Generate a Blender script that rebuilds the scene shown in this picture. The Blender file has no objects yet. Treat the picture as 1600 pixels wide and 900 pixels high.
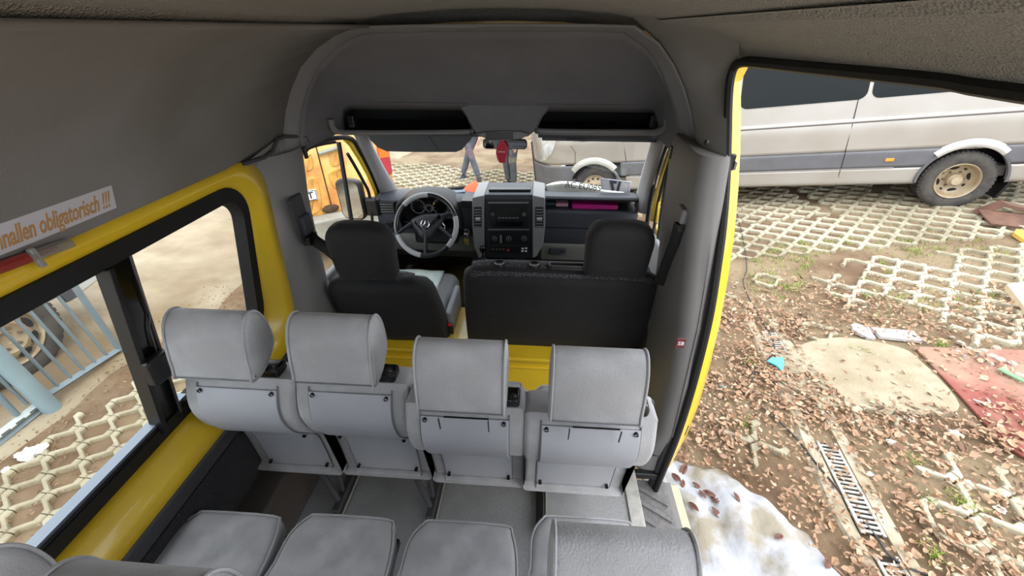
import bpy, bmesh, math, random
from mathutils import Vector, Matrix, noise, Euler
random.seed(7)
PI=math.pi; R=math.radians
scene=bpy.context.scene; COL=scene.collection
# ------------------------------------------------------------------ camera
F=620.0; VPX,VPY=850.0,45.0
CAM=Vector((0.24,0.0,1.78))
_fw=Vector((VPX-800,VPY-450,F)).normalized()
_u=Vector((0,-_fw.z,_fw.y)).normalized()
_rt=_fw.cross(_u)
if _rt.x<0:_rt=-_rt
_rt.normalize(); _up=_rt.cross(_fw)
if _up.y>0:_up=-_up
# rows: image axes (right, down, out) expressed along van axes
V=Matrix((_rt,_fw,_up))
cd=bpy.data.cameras.new('camera'); cam=bpy.data.objects.new('camera',cd); COL.objects.link(cam)
cd.sensor_width=36; cd.lens=36*F/1600; cd.clip_start=0.01; cd.clip_end=300
_cx=V@Vector((1,0,0)); _cy=V@Vector((0,-1,0)); _cz=V@Vector((0,0,-1))
m3=Matrix((_cx,_cy,_cz)).transposed().to_4x4(); m3.translation=CAM
cam.matrix_world=m3; scene.camera=cam
# ------------------------------------------------------------------ light
w=bpy.data.worlds.new('world'); scene.world=w; w.use_nodes=True
nt=w.node_tree; nt.nodes.clear()
wo=nt.nodes.new('ShaderNodeOutputWorld'); bg=nt.nodes.new('ShaderNodeBackground')
tc=nt.nodes.new('ShaderNodeTexCoord'); sx=nt.nodes.new('ShaderNodeSeparateXYZ'); cr=nt.nodes.new('ShaderNodeValToRGB')
nt.links.new(tc.outputs['Generated'],sx.inputs[0]); nt.links.new(sx.outputs['Z'],cr.inputs[0])
cr.color_ramp.elements[0].position=0.0; cr.color_ramp.elements[0].color=(.62,.66,.70,1)
cr.color_ramp.elements[1].position=0.5; cr.color_ramp.elements[1].color=(.93,.96,1,1)
nt.links.new(cr.outputs[0],bg.inputs[0]); bg.inputs[1].default_value=1.9
nt.links.new(bg.outputs[0],wo.inputs[0])
sd=bpy.data.lights.new('sun','SUN'); sd.energy=.7; sd.angle=R(25); sd.color=(1,.96,.9)
so=bpy.data.objects.new('sun',sd); COL.objects.link(so)
so.rotation_euler=Vector((-.45,.55,-.8)).to_track_quat('-Z','Y').to_euler()
scene.view_settings.view_transform='Standard'; scene.view_settings.look='None'
scene.view_settings.gamma=1; scene.view_settings.use_curve_mapping=False
scene.view_settings.exposure=0.85
# ------------------------------------------------------------------ helpers
def P(px,py,x=None,y=None,z=None,pl=None):
    d=V@Vector((px-800,py-450,F))
    if x is not None:t=(x-CAM.x)/d.x
    elif y is not None:t=(y-CAM.y)/d.y
    elif z is not None:t=(z-CAM.z)/d.z
    else:
        q,n=pl; t=(Vector(q)-CAM).dot(Vector(n))/d.dot(Vector(n))
    return CAM+d*t
def sp(t,k=.25):
    return k*math.log1p(math.exp(max(-40,min(40,t/k))))
def g(x,y): return -.6-.038*sp(y-2.2)+.148*sp(x-1.35)+.09*sp(-x-1.5)
def G(px,py,h=0):
    d=(V@Vector((px-800,py-450,F))).normalized(); t=1.0
    for i in range(60):
        q=CAM+d*t; e=q.z-g(q.x,q.y)-h
        t+=e/max(.2,-d.z+ .02)
        if abs(e)<1e-4:break
    return CAM+d*t
def lin(c):
    return tuple((v/12.92 if v<=.04045 else ((v+.055)/1.055)**2.4) for v in [q/255 for q in c])+(1,)
MATS={}
def mat(name,col,rough=.6,metal=0,col2=None,nscale=20,ndet=4,bump=0,bscale=None,spec=.5,trans=0,emit=None,lo=.35,hi=.65,coat=0,vor=False,alpha=None,sheen=0,col3=None,n3=2.5,island=False):
    if name in MATS:return MATS[name]
    m=bpy.data.materials.new(name); m.use_nodes=True; n=m.node_tree; b=n.nodes['Principled BSDF']
    c=lin(col); b.inputs['Base Color'].default_value=c
    b.inputs['Roughness'].default_value=rough; b.inputs['Metallic'].default_value=metal
    b.inputs['Specular IOR Level'].default_value=spec
    b.inputs['Coat Weight'].default_value=coat; b.inputs['Coat Roughness'].default_value=.08
    b.inputs['Sheen Weight'].default_value=sheen
    t=n.nodes.new('ShaderNodeTexCoord')
    out=None
    if col2 or island:
        if island:
            ge=n.nodes.new('ShaderNodeNewGeometry'); fac=ge.outputs['Random Per Island']
            cr=n.nodes.new('ShaderNodeValToRGB'); n.links.new(fac,cr.inputs[0])
            els=[lin(k) for k in island]
            cr.color_ramp.elements[0].color=els[0]; cr.color_ramp.elements[1].color=els[-1]
            for i,e in enumerate(els[1:-1]):
                q=cr.color_ramp.elements.new((i+1)/(len(els)-1)); q.color=e
        else:
            nz=n.nodes.new('ShaderNodeTexNoise'); nz.inputs['Scale'].default_value=nscale; nz.inputs['Detail'].default_value=ndet
            n.links.new(t.outputs['Object'],nz.inputs['Vector'])
            cr=n.nodes.new('ShaderNodeValToRGB'); n.links.new(nz.outputs['Fac'],cr.inputs[0])
            cr.color_ramp.elements[0].position=lo; cr.color_ramp.elements[1].position=hi
            cr.color_ramp.elements[0].color=c; cr.color_ramp.elements[1].color=lin(col2)
        out=cr.outputs[0]
        if col3:
            n3n=n.nodes.new('ShaderNodeTexNoise'); n3n.inputs['Scale'].default_value=n3; n3n.inputs['Detail'].default_value=5
            n.links.new(t.outputs['Object'],n3n.inputs['Vector'])
            r3=n.nodes.new('ShaderNodeValToRGB'); n.links.new(n3n.outputs['Fac'],r3.inputs[0])
            r3.color_ramp.elements[0].position=.45; r3.color_ramp.elements[1].position=.62
            r3.color_ramp.elements[0].color=(0,0,0,1); r3.color_ramp.elements[1].color=(1,1,1,1)
            mx=n.nodes.new('ShaderNodeMix'); mx.data_type='RGBA'
            n.links.new(r3.outputs[0],mx.inputs['Factor']); n.links.new(out,mx.inputs['A']); mx.inputs['B'].default_value=lin(col3)
            out=mx.outputs['Result']
        n.links.new(out,b.inputs['Base Color'])
    if bump:
        bn=n.nodes.new('ShaderNodeBump'); bn.inputs['Strength'].default_value=bump; bn.inputs['Distance'].default_value=.01
        if vor:
            nb=n.nodes.new('ShaderNodeTexVoronoi'); o='Distance'
        else:
            nb=n.nodes.new('ShaderNodeTexNoise'); nb.inputs['Detail'].default_value=3; o='Fac'
        nb.inputs['Scale'].default_value=bscale or nscale*3
        n.links.new(t.outputs['Object'],nb.inputs['Vector']); n.links.new(nb.outputs[o],bn.inputs['Height'])
        n.links.new(bn.outputs[0],b.inputs['Normal'])
    if emit:
        b.inputs['Emission Color'].default_value=lin(emit[0]); b.inputs['Emission Strength'].default_value=emit[1]
    if alpha is not None:b.inputs['Alpha'].default_value=alpha
    MATS[name]=m; return m
def glass(name,tint=(1,1,1),refl=1.0):
    m=bpy.data.materials.new(name); m.use_nodes=True; n=m.node_tree; n.nodes.clear()
    o=n.nodes.new('ShaderNodeOutputMaterial'); mx=n.nodes.new('ShaderNodeMixShader')
    tr=n.nodes.new('ShaderNodeBsdfTransparent'); gl=n.nodes.new('ShaderNodeBsdfGlossy'); fr=n.nodes.new('ShaderNodeLayerWeight'); pw_=n.nodes.new('ShaderNodeMath'); pw_.operation='POWER'; pw_.inputs[1].default_value=5; ma_=n.nodes.new('ShaderNodeMath'); ma_.operation='MULTIPLY_ADD'; ma_.inputs[1].default_value=.7; ma_.inputs[2].default_value=.045; n.links.new(fr.outputs['Facing'],pw_.inputs[0]); n.links.new(pw_.outputs[0],ma_.inputs[0])
    tr.inputs[0].default_value=tint+(1,); gl.inputs['Roughness'].default_value=.02
    mu=n.nodes.new('ShaderNodeMath'); mu.operation='MULTIPLY'; mu.inputs[1].default_value=refl
    n.links.new(ma_.outputs[0],mu.inputs[0]); n.links.new(mu.outputs[0],mx.inputs[0])
    n.links.new(tr.outputs[0],mx.inputs[1]); n.links.new(gl.outputs[0],mx.inputs[2]); n.links.new(mx.outputs[0],o.inputs[0])
    return m
def catmull(pts,n=4,closed=True):
    out=[];N=len(pts)
    rng=range(N) if closed else range(N-1)
    for i in rng:
        p0=pts[(i-1)%N] if closed or i>0 else pts[i]
        p1=pts[i];p2=pts[(i+1)%N]
        p3=pts[(i+2)%N] if closed or i+2<N else pts[(i+1)%N]
        for k in range(n):
            t=k/n
            out.append(tuple(.5*((2*b)+(-a+c)*t+(2*a-5*b+4*c-d)*t*t+(-a+3*b-3*c+d)*t**3) for a,b,c,d in zip(p0,p1,p2,p3)))
    if not closed:out.append(tuple(pts[-1]))
    return out
class MB:
    def __init__(s,M=None): s.v=[];s.f=[];s.M=M
    def add(s,vs,fs):
        o=len(s.v)
        if s.M: vs=[s.M@Vector(q) for q in vs]
        s.v+= [tuple(q) for q in vs]; s.f+=[tuple(i+o for i in q) for q in fs]; return s
    def box(s,c,d,rot=None):
        x,y,z=[q/2 for q in d]
        vs=[Vector((a*x,b*y,e*z)) for a in(-1,1) for b in(-1,1) for e in(-1,1)]
        if rot is not None: vs=[rot@q for q in vs]
        vs=[q+Vector(c) for q in vs]
        return s.add(vs,[(0,1,3,2),(4,6,7,5),(0,4,5,1),(2,3,7,6),(0,2,6,4),(1,5,7,3)])
    def loft(s,secs,closed=True,cap=True):
        n=len(secs[0]);vs=[q for sc in secs for q in sc];fs=[]
        for i in range(len(secs)-1):
            for j in range(n if closed else n-1):
                k=(j+1)%n; fs.append((i*n+j,i*n+k,(i+1)*n+k,(i+1)*n+j))
        if cap and closed: fs.append(tuple(range(n))[::-1]); fs.append(tuple((len(secs)-1)*n+j for j in range(n)))
        return s.add(vs,fs)
    def ring(s,loops):  # closed sequence of loops without caps
        return s.loft(loops,True,False)
    def tube(s,pts,r,seg=8,closed=False,cap=True,flat=None):
        pts=[Vector(p) for p in pts];N=len(pts);secs=[];up=None
        for i,p in enumerate(pts):
            a=pts[(i-1)%N] if closed or i>0 else p; b=pts[(i+1)%N] if closed or i<N-1 else p
            t=(b-a).normalized()
            if up is None:
                up=Vector((0,0,1)) if abs(t.z)<.9 else Vector((1,0,0))
            n1=(up-t*up.dot(t)).normalized(); n2=t.cross(n1); up=n1
            rr=r[i] if isinstance(r,(list,tuple)) else r
            fl=flat or (1,1)
            secs.append([p+(n1*math.cos(2*PI*k/seg)*fl[0]+n2*math.sin(2*PI*k/seg)*fl[1])*rr for k in range(seg)])
        if closed:
            secs.append(secs[0]); return s.loft(secs,True,False)
        return s.loft(secs,True,cap)
    def lathe(s,prof,M=Matrix.Identity(4),seg=32,cap=False):
        secs=[[M@Vector((r*math.cos(2*PI*k/seg),r*math.sin(2*PI*k/seg),h)) for k in range(seg)] for r,h in prof]
        return s.loft(secs,True,cap)
    def grid(s,rows): return s.loft(rows,False,False)
    def prism(s,poly,f0,f1):
        return s.loft([[f0(*q) for q in poly],[f1(*q) for q in poly]])
    def ball(s,c,r,seg=12,sc=(1,1,1)):
        prof=[];n=seg//2
        secs=[]
        for i in range(n+1):
            a=-PI/2+PI*i/n
            secs.append([Vector(c)+Vector((r*sc[0]*max(.001,math.cos(a))*math.cos(2*PI*k/seg),r*sc[1]*max(.001,math.cos(a))*math.sin(2*PI*k/seg),r*sc[2]*math.sin(a))) for k in range(seg)])
        return s.loft(secs)
    def build(s,name,m,parent=None,smooth=35,bevel=0,bseg=2,solid=0,sub=0,solid_off=0,fix=True):
        me=bpy.data.meshes.new(name); me.from_pydata(s.v,[],s.f); me.update()
        if fix:
            b=bmesh.new(); b.from_mesh(me); bmesh.ops.recalc_face_normals(b,faces=b.faces[:]); b.to_mesh(me); b.free()
        if smooth:
            me.polygons.foreach_set('use_smooth',[True]*len(me.polygons)); me.set_sharp_from_angle(angle=R(smooth))
        me.materials.append(m)
        o=bpy.data.objects.new(name,me); COL.objects.link(o)
        if parent:o.parent=parent
        if solid:
            d=o.modifiers.new('s','SOLIDIFY'); d.thickness=solid; d.offset=solid_off
        if sub:
            d=o.modifiers.new('u','SUBSURF'); d.levels=sub; d.render_levels=sub
        if bevel:
            d=o.modifiers.new('b','BEVEL'); d.width=bevel; d.segments=bseg; d.limit_method='ANGLE'; d.angle_limit=R(40)
            try:d.harden_normals=True
            except: pass
        return o
def tag(o,label=None,cat=None,group=None,kind=None):
    if label:o['label']=label
    if cat:o['category']=cat
    if group:o['group']=group
    if kind:o['kind']=kind
    return o
def thing(name,label,cat,loc=(0,0,0),rot=(0,0,0),group=None,M=None):
    o=bpy.data.objects.new(name,None); COL.objects.link(o); o.empty_display_size=.1
    if M is not None:o.matrix_world=M
    else: o.location=loc; o.rotation_euler=rot
    return tag(o,label,cat,group)
def struct(o): o['kind']='structure'; return o
def sempty(name):
    o=bpy.data.objects.new(name,None); COL.objects.link(o); o['kind']='structure'; return o
def copy_tree(o,parent=None):
    c=o.copy(); COL.objects.link(c); c.parent=parent
    for ch in [q for q in COL.objects if q.parent==o]: copy_tree(ch,c)
    return c
def text(name,body,size,m,M,parent=None,ext=.0006,mirror=False,bold=0,sx=1,align='CENTER'):
    cu=bpy.data.curves.new(name,'FONT'); cu.body=body; cu.size=size; cu.extrude=ext; cu.align_x=align; cu.align_y='CENTER'; cu.offset=bold
    t=bpy.data.objects.new(name+'_t',cu); COL.objects.link(t)
    bpy.context.view_layer.update()
    me=bpy.data.meshes.new_from_object(t.evaluated_get(bpy.context.evaluated_depsgraph_get()))
    COL.objects.unlink(t); bpy.data.objects.remove(t)
    me.transform(Matrix.Diagonal((-sx if mirror else sx,1,1,1))); me.transform(M)
    me.materials.clear(); me.materials.append(m)
    o=bpy.data.objects.new(name,me); COL.objects.link(o)
    if parent:o.parent=parent
    return o
def frame(o,xa,ya):  # matrix from origin, x axis, approximate y axis
    xa=Vector(xa).normalized(); ya=Vector(ya); za=xa.cross(ya).normalized(); ya=za.cross(xa)
    M=Matrix((xa,ya,za)).transposed().to_4x4(); M.translation=Vector(o); return M
def inset(poly,d):
    n=len(poly);out=[]
    A=sum(poly[i][0]*poly[(i+1)%n][1]-poly[(i+1)%n][0]*poly[i][1] for i in range(n))
    sg=1 if A>0 else -1
    for i in range(n):
        a=Vector(poly[i-1]);b=Vector(poly[i]);c=Vector(poly[(i+1)%n])
        t=(c-a); 
        if t.length<1e-9: out.append(tuple(b));continue
        t.normalize(); nn=Vector((-t.y,t.x))*sg
        q=b+nn*d; out.append((q.x,q.y))
    return out
def pillow(mb,poly,x0,x1,r,k=4,taper=None):
    """side polygon (y,z) swept from x0 to x1 with rounded ends"""
    secs=[]
    for i in range(k+1):
        a=PI/2*i/k; q=inset(poly,r*(1-math.sin(a))); x=x0+r*(1-math.cos(a)); secs.append([(x,u,v) for u,v in q])
    for i in range(k,-1,-1):
        a=PI/2*i/k; q=inset(poly,r*(1-math.sin(a))); x=x1-r*(1-math.cos(a)); secs.append([(x,u,v) for u,v in q])
    return mb.loft(secs)
def rrect(x0,x1,y0,y1,r,n=5):
    out=[]
    for cx,cy,a0 in((x1-r,y1-r,0),(x0+r,y1-r,90),(x0+r,y0+r,180),(x1-r,y0+r,270)):
        for i in range(n+1):
            a=R(a0+90*i/n); out.append((cx+r*math.cos(a),cy+r*math.sin(a)))
    return out
# ------------------------------------------------------------------ materials
yellow=mat('yellow_paint',(236,200,50),.3,coat=.5,col2=(228,188,40),nscale=3,bump=.02,bscale=40)
liner=mat('liner',(138,136,135),.9,col2=(128,126,125),nscale=3,bump=.25,bscale=350,col3=(120,117,112),n3=1.6)
vinyl=mat('ceiling_vinyl',(150,148,143),.75,col2=(142,140,135),nscale=60,bump=.6,bscale=260,vor=True)
pillar=mat('pillar_plastic',(122,120,119),.55,bump=.08,bscale=400,col2=(115,113,112),nscale=4)
darkgrey=mat('dark_trim',(62,62,66),.7,bump=.1,bscale=300,col2=(56,56,60),nscale=8)
weave=mat('woven_trim',(44,44,48),.95,col2=(58,58,62),nscale=160,bump=.8,bscale=220,vor=True)
rubber=mat('black_rubber',(15,15,16),.6,bump=.1,bscale=60)
blackp=mat('black_plastic',(24,24,26),.4)
vblack=mat('gloss_black',(12,12,13),.18)
fabric=mat('grey_suede',(190,191,195),.95,col2=(162,163,167),nscale=11,ndet=8,bump=.25,bscale=240,col3=(166,166,168),n3=3.5,sheen=.15)
fabric_d=mat('grey_suede_seam',(120,122,128),.9)
shell=mat('seat_shell_plastic',(178,181,189),.5,col2=(170,173,181),nscale=5,bump=.05,bscale=200)
cover=mat('black_cover',(19,19,21),.8,col2=(26,26,29),nscale=5,bump=.3,bscale=25,sheen=.05)
steel=mat('steel',(150,150,150),.35,1,col2=(120,120,120),nscale=30)
alu=mat('aluminium_strip',(188,187,182),.5,.3,col2=(165,163,158),nscale=25,bump=.1)
vfloor=mat('vinyl_floor',(140,142,144),.55,col2=(152,153,154),nscale=90,col3=(132,133,134),n3=4,bump=.1,bscale=300)
dash_g=mat('dash_grey',(118,120,122),.5,bump=.05,bscale=300)
dash_d=mat('dash_dark',(62,66,75),.5,bump=.08,bscale=300)
dash_l=mat('dash_lower',(110,112,108),.7,bump=.08,bscale=300)
chrome=mat('chrome',(210,210,212),.12,1)
mirrorm=mat('mirror_glass',(225,230,235),.02,1)
white=mat('white_paper',(232,232,236),.7)
gl=glass('window_glass',(.97,.98,.975),1.0)
glw=glass('windshield_glass',(.96,.98,.97),1.0)
# ================================================================== STRUCTURE: ground
def wallx(z): return -.86-.147*(1.33-z)          # left side leans in towards the roof
LP=((-.86,0,1.33),(1,0,-.147))
XL=[-9+.25*i for i in range(0,85)]; YL=[-4+.25*i for i in range(0,90)]
def soilz(x,y):
    return g(x,y)+.012*noise.noise(Vector((x*2.3,y*2.3,0)))+.006*noise.noise(Vector((x*9,y*9,3)))
mb=MB()
xs=[-12,-9,-7]+[-6+.1*i for i in range(0,140)]+[9,12,16]; ys=[-8,-5,-3]+[-1.5+.1*i for i in range(0,125)]+[12.5,15,20,28]
mb.grid([[(x,y,soilz(x,y)) for x in xs] for y in ys])
soil=mat('soil',(130,110,86),.95,col2=(104,82,62),nscale=3.2,ndet=12,bump=.9,bscale=26,col3=(140,124,98),n3=1.3)
ground=struct(mb.build('ground',soil,smooth=60))
# concrete apron beyond the left pavers
mb=MB()
rows=[]
for t in [i/40 for i in range(41)]:
    y=-2+16*t; edge=-2.75+.12*math.sin(y*1.3)+(.0 if y<2 else -.02*(y-2))
    if y<2.2: edge=-3.0+.04*math.sin(y*5)
    elif y<2.9: edge=-3.0+.25*(y-2.2)/.7*1.0
    rows.append([(edge-d,y,soilz(edge-d,y)*0+g(edge-d,y)+.022-(.03 if d==0 else 0)) for d in(0,.03,.3,.6,1,1.5,2,3,4,6)])
mb.grid(rows)
concrete=mat('worn_concrete',(180,170,148),.9,col2=(150,138,116),nscale=2.5,ndet=12,bump=.7,bscale=40,col3=(126,108,82),n3=.8,lo=.3,hi=.7)
struct(mb.build('concrete_apron',concrete,smooth=60))
# bare concrete slab on the right
mb=MB()
pts=[G(*q) for q in [(1205,590),(1240,545),(1310,530),(1400,545),(1440,570),(1500,640),(1440,655),(1370,640),(1300,640),(1255,620)]]
poly=catmull([tuple(q) for q in pts],5)
cx=sum(q[0] for q in poly)/len(poly);cy=sum(q[1] for q in poly)/len(poly)
secs=[[(cx+(q[0]-cx)*s,cy+(q[1]-cy)*s,g(cx+(q[0]-cx)*s,cy+(q[1]-cy)*s)+(.032 if s<1 else -.03)) for q in poly] for s in(1,.97,.7,.4,.1,.005)]
mb.loft(secs,True,False)
struct(mb.build('concrete_pad',mat('dusty_concrete',(168,158,136),.95,col2=(150,138,114),nscale=6,ndet=10,bump=.6,bscale=60),smooth=60))
# grass pavers: wavy concrete bars in hexagonal nets
pav=mat('paver_concrete',(172,165,142),.9,col2=(146,137,115),nscale=7,ndet=8,bump=.5,bscale=70,col3=(188,182,160),n3=.9)
def pavers(name,x0,x1,y0,y1,along,mask,A=.045,S=.15,PER=.27,W=.05,ang=0,org=(0,0)):
    mb=MB(); ca,sa=math.cos(ang),math.sin(ang)
    L=(x1-x0) if along=='x' else (y1-y0); N=(y1-y0) if along=='x' else (x1-x0)
    for i in range(int(N/S)):
        sg=1 if i%2 else -1; nseg=int(L/(PER/2))
        for k in range(nseg):
            # one piece = half a period: ramp + flat
            u0=k*PER/2; q=sg*(1 if k%2 else -1)
            cl=[(u0+.004,-q*A),(u0+PER*.10,-q*A),(u0+PER*.33,q*A),(u0+PER/2-.002,q*A)]
            n0=i*S
            mid=(u0+PER/4,n0)
            def tr(u,n):
                a,b=(u,n) if along=='x' else (n,u)
                a+=x0;b+=y0
                if ang:
                    a-=org[0];b-=org[1]; a,b=a*ca-b*sa+org[0],a*sa+b*ca+org[1]
                return a,b
            mx,my=tr(*mid)
            if not mask(mx,my):continue
            tilt=.006*noise.noise(Vector((mx*5,my*5,9)))
            top=[];
            for side in(1,-1):
                row=[]
                for (u,n) in cl:
                    a,b=tr(u,n0+n+side*W/2); row.append((a,b))
                top.append(row)
            h=.034+tilt
            A0=[[(a,b,g(a,b)-.01) for a,b in top[0]],[(a,b,g(a,b)+h-.008) for a,b in top[0]],
                [(a+(c-a)*.14,b+(d-b)*.14,g(a,b)+h) for (a,b),(c,d) in zip(top[0],top[1])],
                [(c+(a-c)*.14,d+(b-d)*.14,g(c,d)+h) for (a,b),(c,d) in zip(top[0],top[1])],
                [(a,b,g(a,b)+h-.008) for a,b in top[1]],[(a,b,g(a,b)-.01) for a,b in top[1]]]
            rows=[[A0[j][m] for j in range(6)] for m in range(4)]
            mb.loft(rows,False,False)
            mb.add([*rows[0]],[(0,1,2,3,4,5)]); mb.add([*rows[-1]],[(0,1,2,3,4,5)])
    return struct(mb.build(name,pav,smooth=0,fix=False))
def nz(x,y,s,o=0): return noise.noise(Vector((x*s,y*s,o)))
pavers('paver_net',-2.95,-1.0,-.2,2.9,'y',lambda x,y: x>-2.75+max(0,(y-2.0))*.1-.15*(y<1.6) and nz(x,y,1.1,2)>-.38,S=.118,PER=.215,W=.040,A=.036)
pavers('paver_net',-6,4.2,5.2,9.2,'y',lambda x,y: nz(x,y,.8,5)>-.55 and x+0*y>-3.2 and (y<8.6+.5*nz(x,y,.7)),W=.05)
def mR(x,y):
    e=2.85+.5*nz(x,0,.9,4)-(.25 if x>3.6 else 0)+(.5 if x<2.6 else 0)
    if y<e: return False
    if y<4.0 and x<3.4 and nz(x,y,1.6,8)>.02: return False
    if y<4.1 and nz(x,y,2.2,11)>.33: return False
    return True
pavers('paver_net',1.2,8.4,2.6,4.12,'x',mR,W=.05)
pavers('paver_net',1.2,8.4,4.2,8.6,'y',lambda x,y: x>1.3 and y<8 and nz(x,y,.9,3)<.5 and not (y>5.2 and x<4.2),W=.05,S=.135,A=.04)
def mF(x,y):
    for cx,cy,r in((2.35,2.35,.18),(2.45,2.1,.2),(1.75,1.75,.16),(2.62,2.0,.18),(2.75,1.35,.25),(2.55,1.05,.3),(2.95,1.2,.3),(2.7,.75,.3),(3.1,.9,.3)):
        if (x-cx)**2+(y-cy)**2<r*r and nz(x,y,3,7)>-.3: return True
    return False
pavers('paver_net',1.3,3.6,.4,2.7,'x',mF,W=.05,ang=.35,org=(2,1.5))
# ================================================================== STRUCTURE: van interior shell
# floor with step
mb=MB(); mb.box((-.09,1.15,-.02),(1.66,4.1,.04)); floor=struct(mb.build('floor',vfloor,bevel=.002))
# nosing strip at the door
o=MB().box((.72,.2,.004),(.062,2.02,.014)).build('trim_1',alu,bevel=.004); struct(o)
o=MB().box((.749,.2,-.07),(.01,2.02,.14)).build('trim_2',darkgrey); struct(o)
# step mat with slanting ribs
mb=MB(); mb.box((.84,.2,-.155),(.19,2.0,.02))
for i in range(26):
    y=-.75+i*.075; a=Matrix.Rotation(-.55,3,'Z'); mb.box((.843,y,-.140),(.19,.022,.014),a)
st=struct(mb.build('step_mat',mat('step_rubber',(120,118,118),.7,col2=(104,102,103),nscale=40,bump=.3),bevel=.003))
o=MB().box((.95,.2,-.165),(.035,2.0,.03)).build('trim_3',pillar,bevel=.006); struct(o)
o=MB().box((.985,.2,-.2),(.05,2.0,.07)).build('trim_4',mat('sill_cream',(214,202,150),.5,coat=.3),bevel=.01); struct(o)
# cab floor, yellow
o=MB().box((0,2.4,.0),(1.7,1.3,.03)).build('cab_floor',mat('cab_floor_dirty',(92,80,24),.6,col2=(44,40,24),nscale=8)); struct(o)
# lower left trim, woven, with smooth top border
Y0,Y1=-1.1,1.45
mb=MB(); mb.box((-.865,(Y0+Y1)/2,.255),(.03,Y1-Y0,.50)); mb.box((-.862,(Y0+Y1)/2,.03),(.03,Y1-Y0,.08)); 
wl=struct(mb.build('baseboard_left',weave))
mb=MB(); mb.box((-.868,(Y0+Y1)/2,.532),(.03,Y1-Y0,.052)); struct(mb.build('trim_5',darkgrey,bevel=.004))
# wheel box at left between rows
mb=MB(); mb.box((-.80,.90,.13),(.13,.62,.26)); struct(mb.build('trim_6',mat('box_brown',(70,64,60),.8,bump=.2,bscale=120),bevel=.02,bseg=3))
# yellow window surround (lofted loops)
def wp(px,py,dx=0):
    q=P(px,py,pl=((LP[0][0]+dx,0,1.33),LP[1])); return q
def surround():
    # inner loop = edge of black frame, outer loop = liner and trim edge ; y,z pairs at front, extended to the rear
    def loop(yf_t,yf_b,zt,zb,r,dx,yr=-1.05,n=7):
        # front rounded corners, y leans with z
        out=[]
        def yy(z): return yf_b+(yf_t-yf_b)*(z-zb)/(zt-zb)
        out.append((yr,zb)); out.append((.2,zb)); out.append((yf_b-r,zb))
        for i in range(1,n):
            a=-PI/2+PI/2*i/n; zz=zb+r+r*math.sin(a); out.append((yy(zz)-r+r*math.cos(a),zz))
        out.append((yy(zb+r),zb+r)); out.append((yy((zt+zb)/2),(zt+zb)/2)); out.append((yy(zt-r),zt-r))
        for i in range(1,n):
            a=PI/2*i/n; zz=zt-r+r*math.sin(a); out.append((yy(zz)-r+r*math.cos(a),zz))
        out.append((yf_t-r,zt)); out.append((.2,zt)); out.append((yr,zt))
        return [(wallx(z)+dx,y,z) for y,z in out]
    return loop
loopf=surround()
inner=loopf(1.375,1.30,1.318,.665,.13,.012)
i2=loopf(1.40,1.325,1.330,.645,.14,.03)
mid=loopf(1.435,1.35,1.342,.618,.15,.045)
mid2=loopf(1.45,1.36,1.347,.60,.15,.075)
outer=loopf(1.515,1.385,1.374,.545,.13,.10)
def setx(l,xb,xt): return [(xb+(xt-xb)*max(0,min(1,(q[2]-.55)/.81)),q[1],q[2]) for q in l]
outer=setx(outer,-.862,-.853); mid2=setx(mid2,-.888,-.842); mid=setx(mid,-.91,-.842); i2=setx(i2,-.93,-.846)
mb=MB()
mb.loft([inner,i2,mid,mid2,outer],False,False)
# upright down to the floor beside the partition
ys=struct(mb.build('wall_left',yellow,smooth=50,solid=.004))
# window: black rubber frame, glass panes, divider
win=sempty('window_1')
fo=loopf(1.385,1.31,1.325,.655,.13,-.002); f1=loopf(1.375,1.30,1.318,.665,.13,.022); f2=loopf(1.335,1.262,1.268,.715,.09,.022); f3=loopf(1.325,1.252,1.258,.725,.08,-.02)
MB().loft([fo,f1,f2,f3],False,False).build('window_frame',rubber,win,smooth=40)
# alu slider track along the bottom
def strip(z0,z1,dx,y0,y1,th,m,name):
    mb=MB(); secs=[[(wallx(z0)+dx,y,z0),(wallx(z1)+dx,y,z1),(wallx(z1)+dx+th,y,z1),(wallx(z0)+dx+th,y,z0)] for y in(y0,y1)]
    mb.loft(secs); return mb.build(name,m,win)
track=strip(.705,.737,-.02,-1.0,.86,.035,mat('track_alu',(128,138,150),.4,.5),'slider_track')
strip(.718,.726,.0,-1.0,.84,.02,blackp,'track_groove')
for y in(.5,.42): 
    MB().lathe([(0,.0),(.004,.0),(.004,.002),(0,.003)],frame((wallx(.71)+.016,y,.711),(0,1,0),(.147,0,1)),10).build('track_screw',blackp,track)
# panes
def pane(y0,y1,z0,z1,dx,name):
    mb=MB(); mb.loft([[(wallx(z0)+dx,y,z0),(wallx(z1)+dx,y,z1),(wallx(z1)+dx-.004,y,z1),(wallx(z0)+dx-.004,y,z0)] for y in(y0,y1)]); return mb.build(name,gl,win,smooth=0)
pane(.80,1.33,.70,1.28,-.016,'pane'); pane(-1.0,.80,.70,1.28,-.016,'pane')
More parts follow.
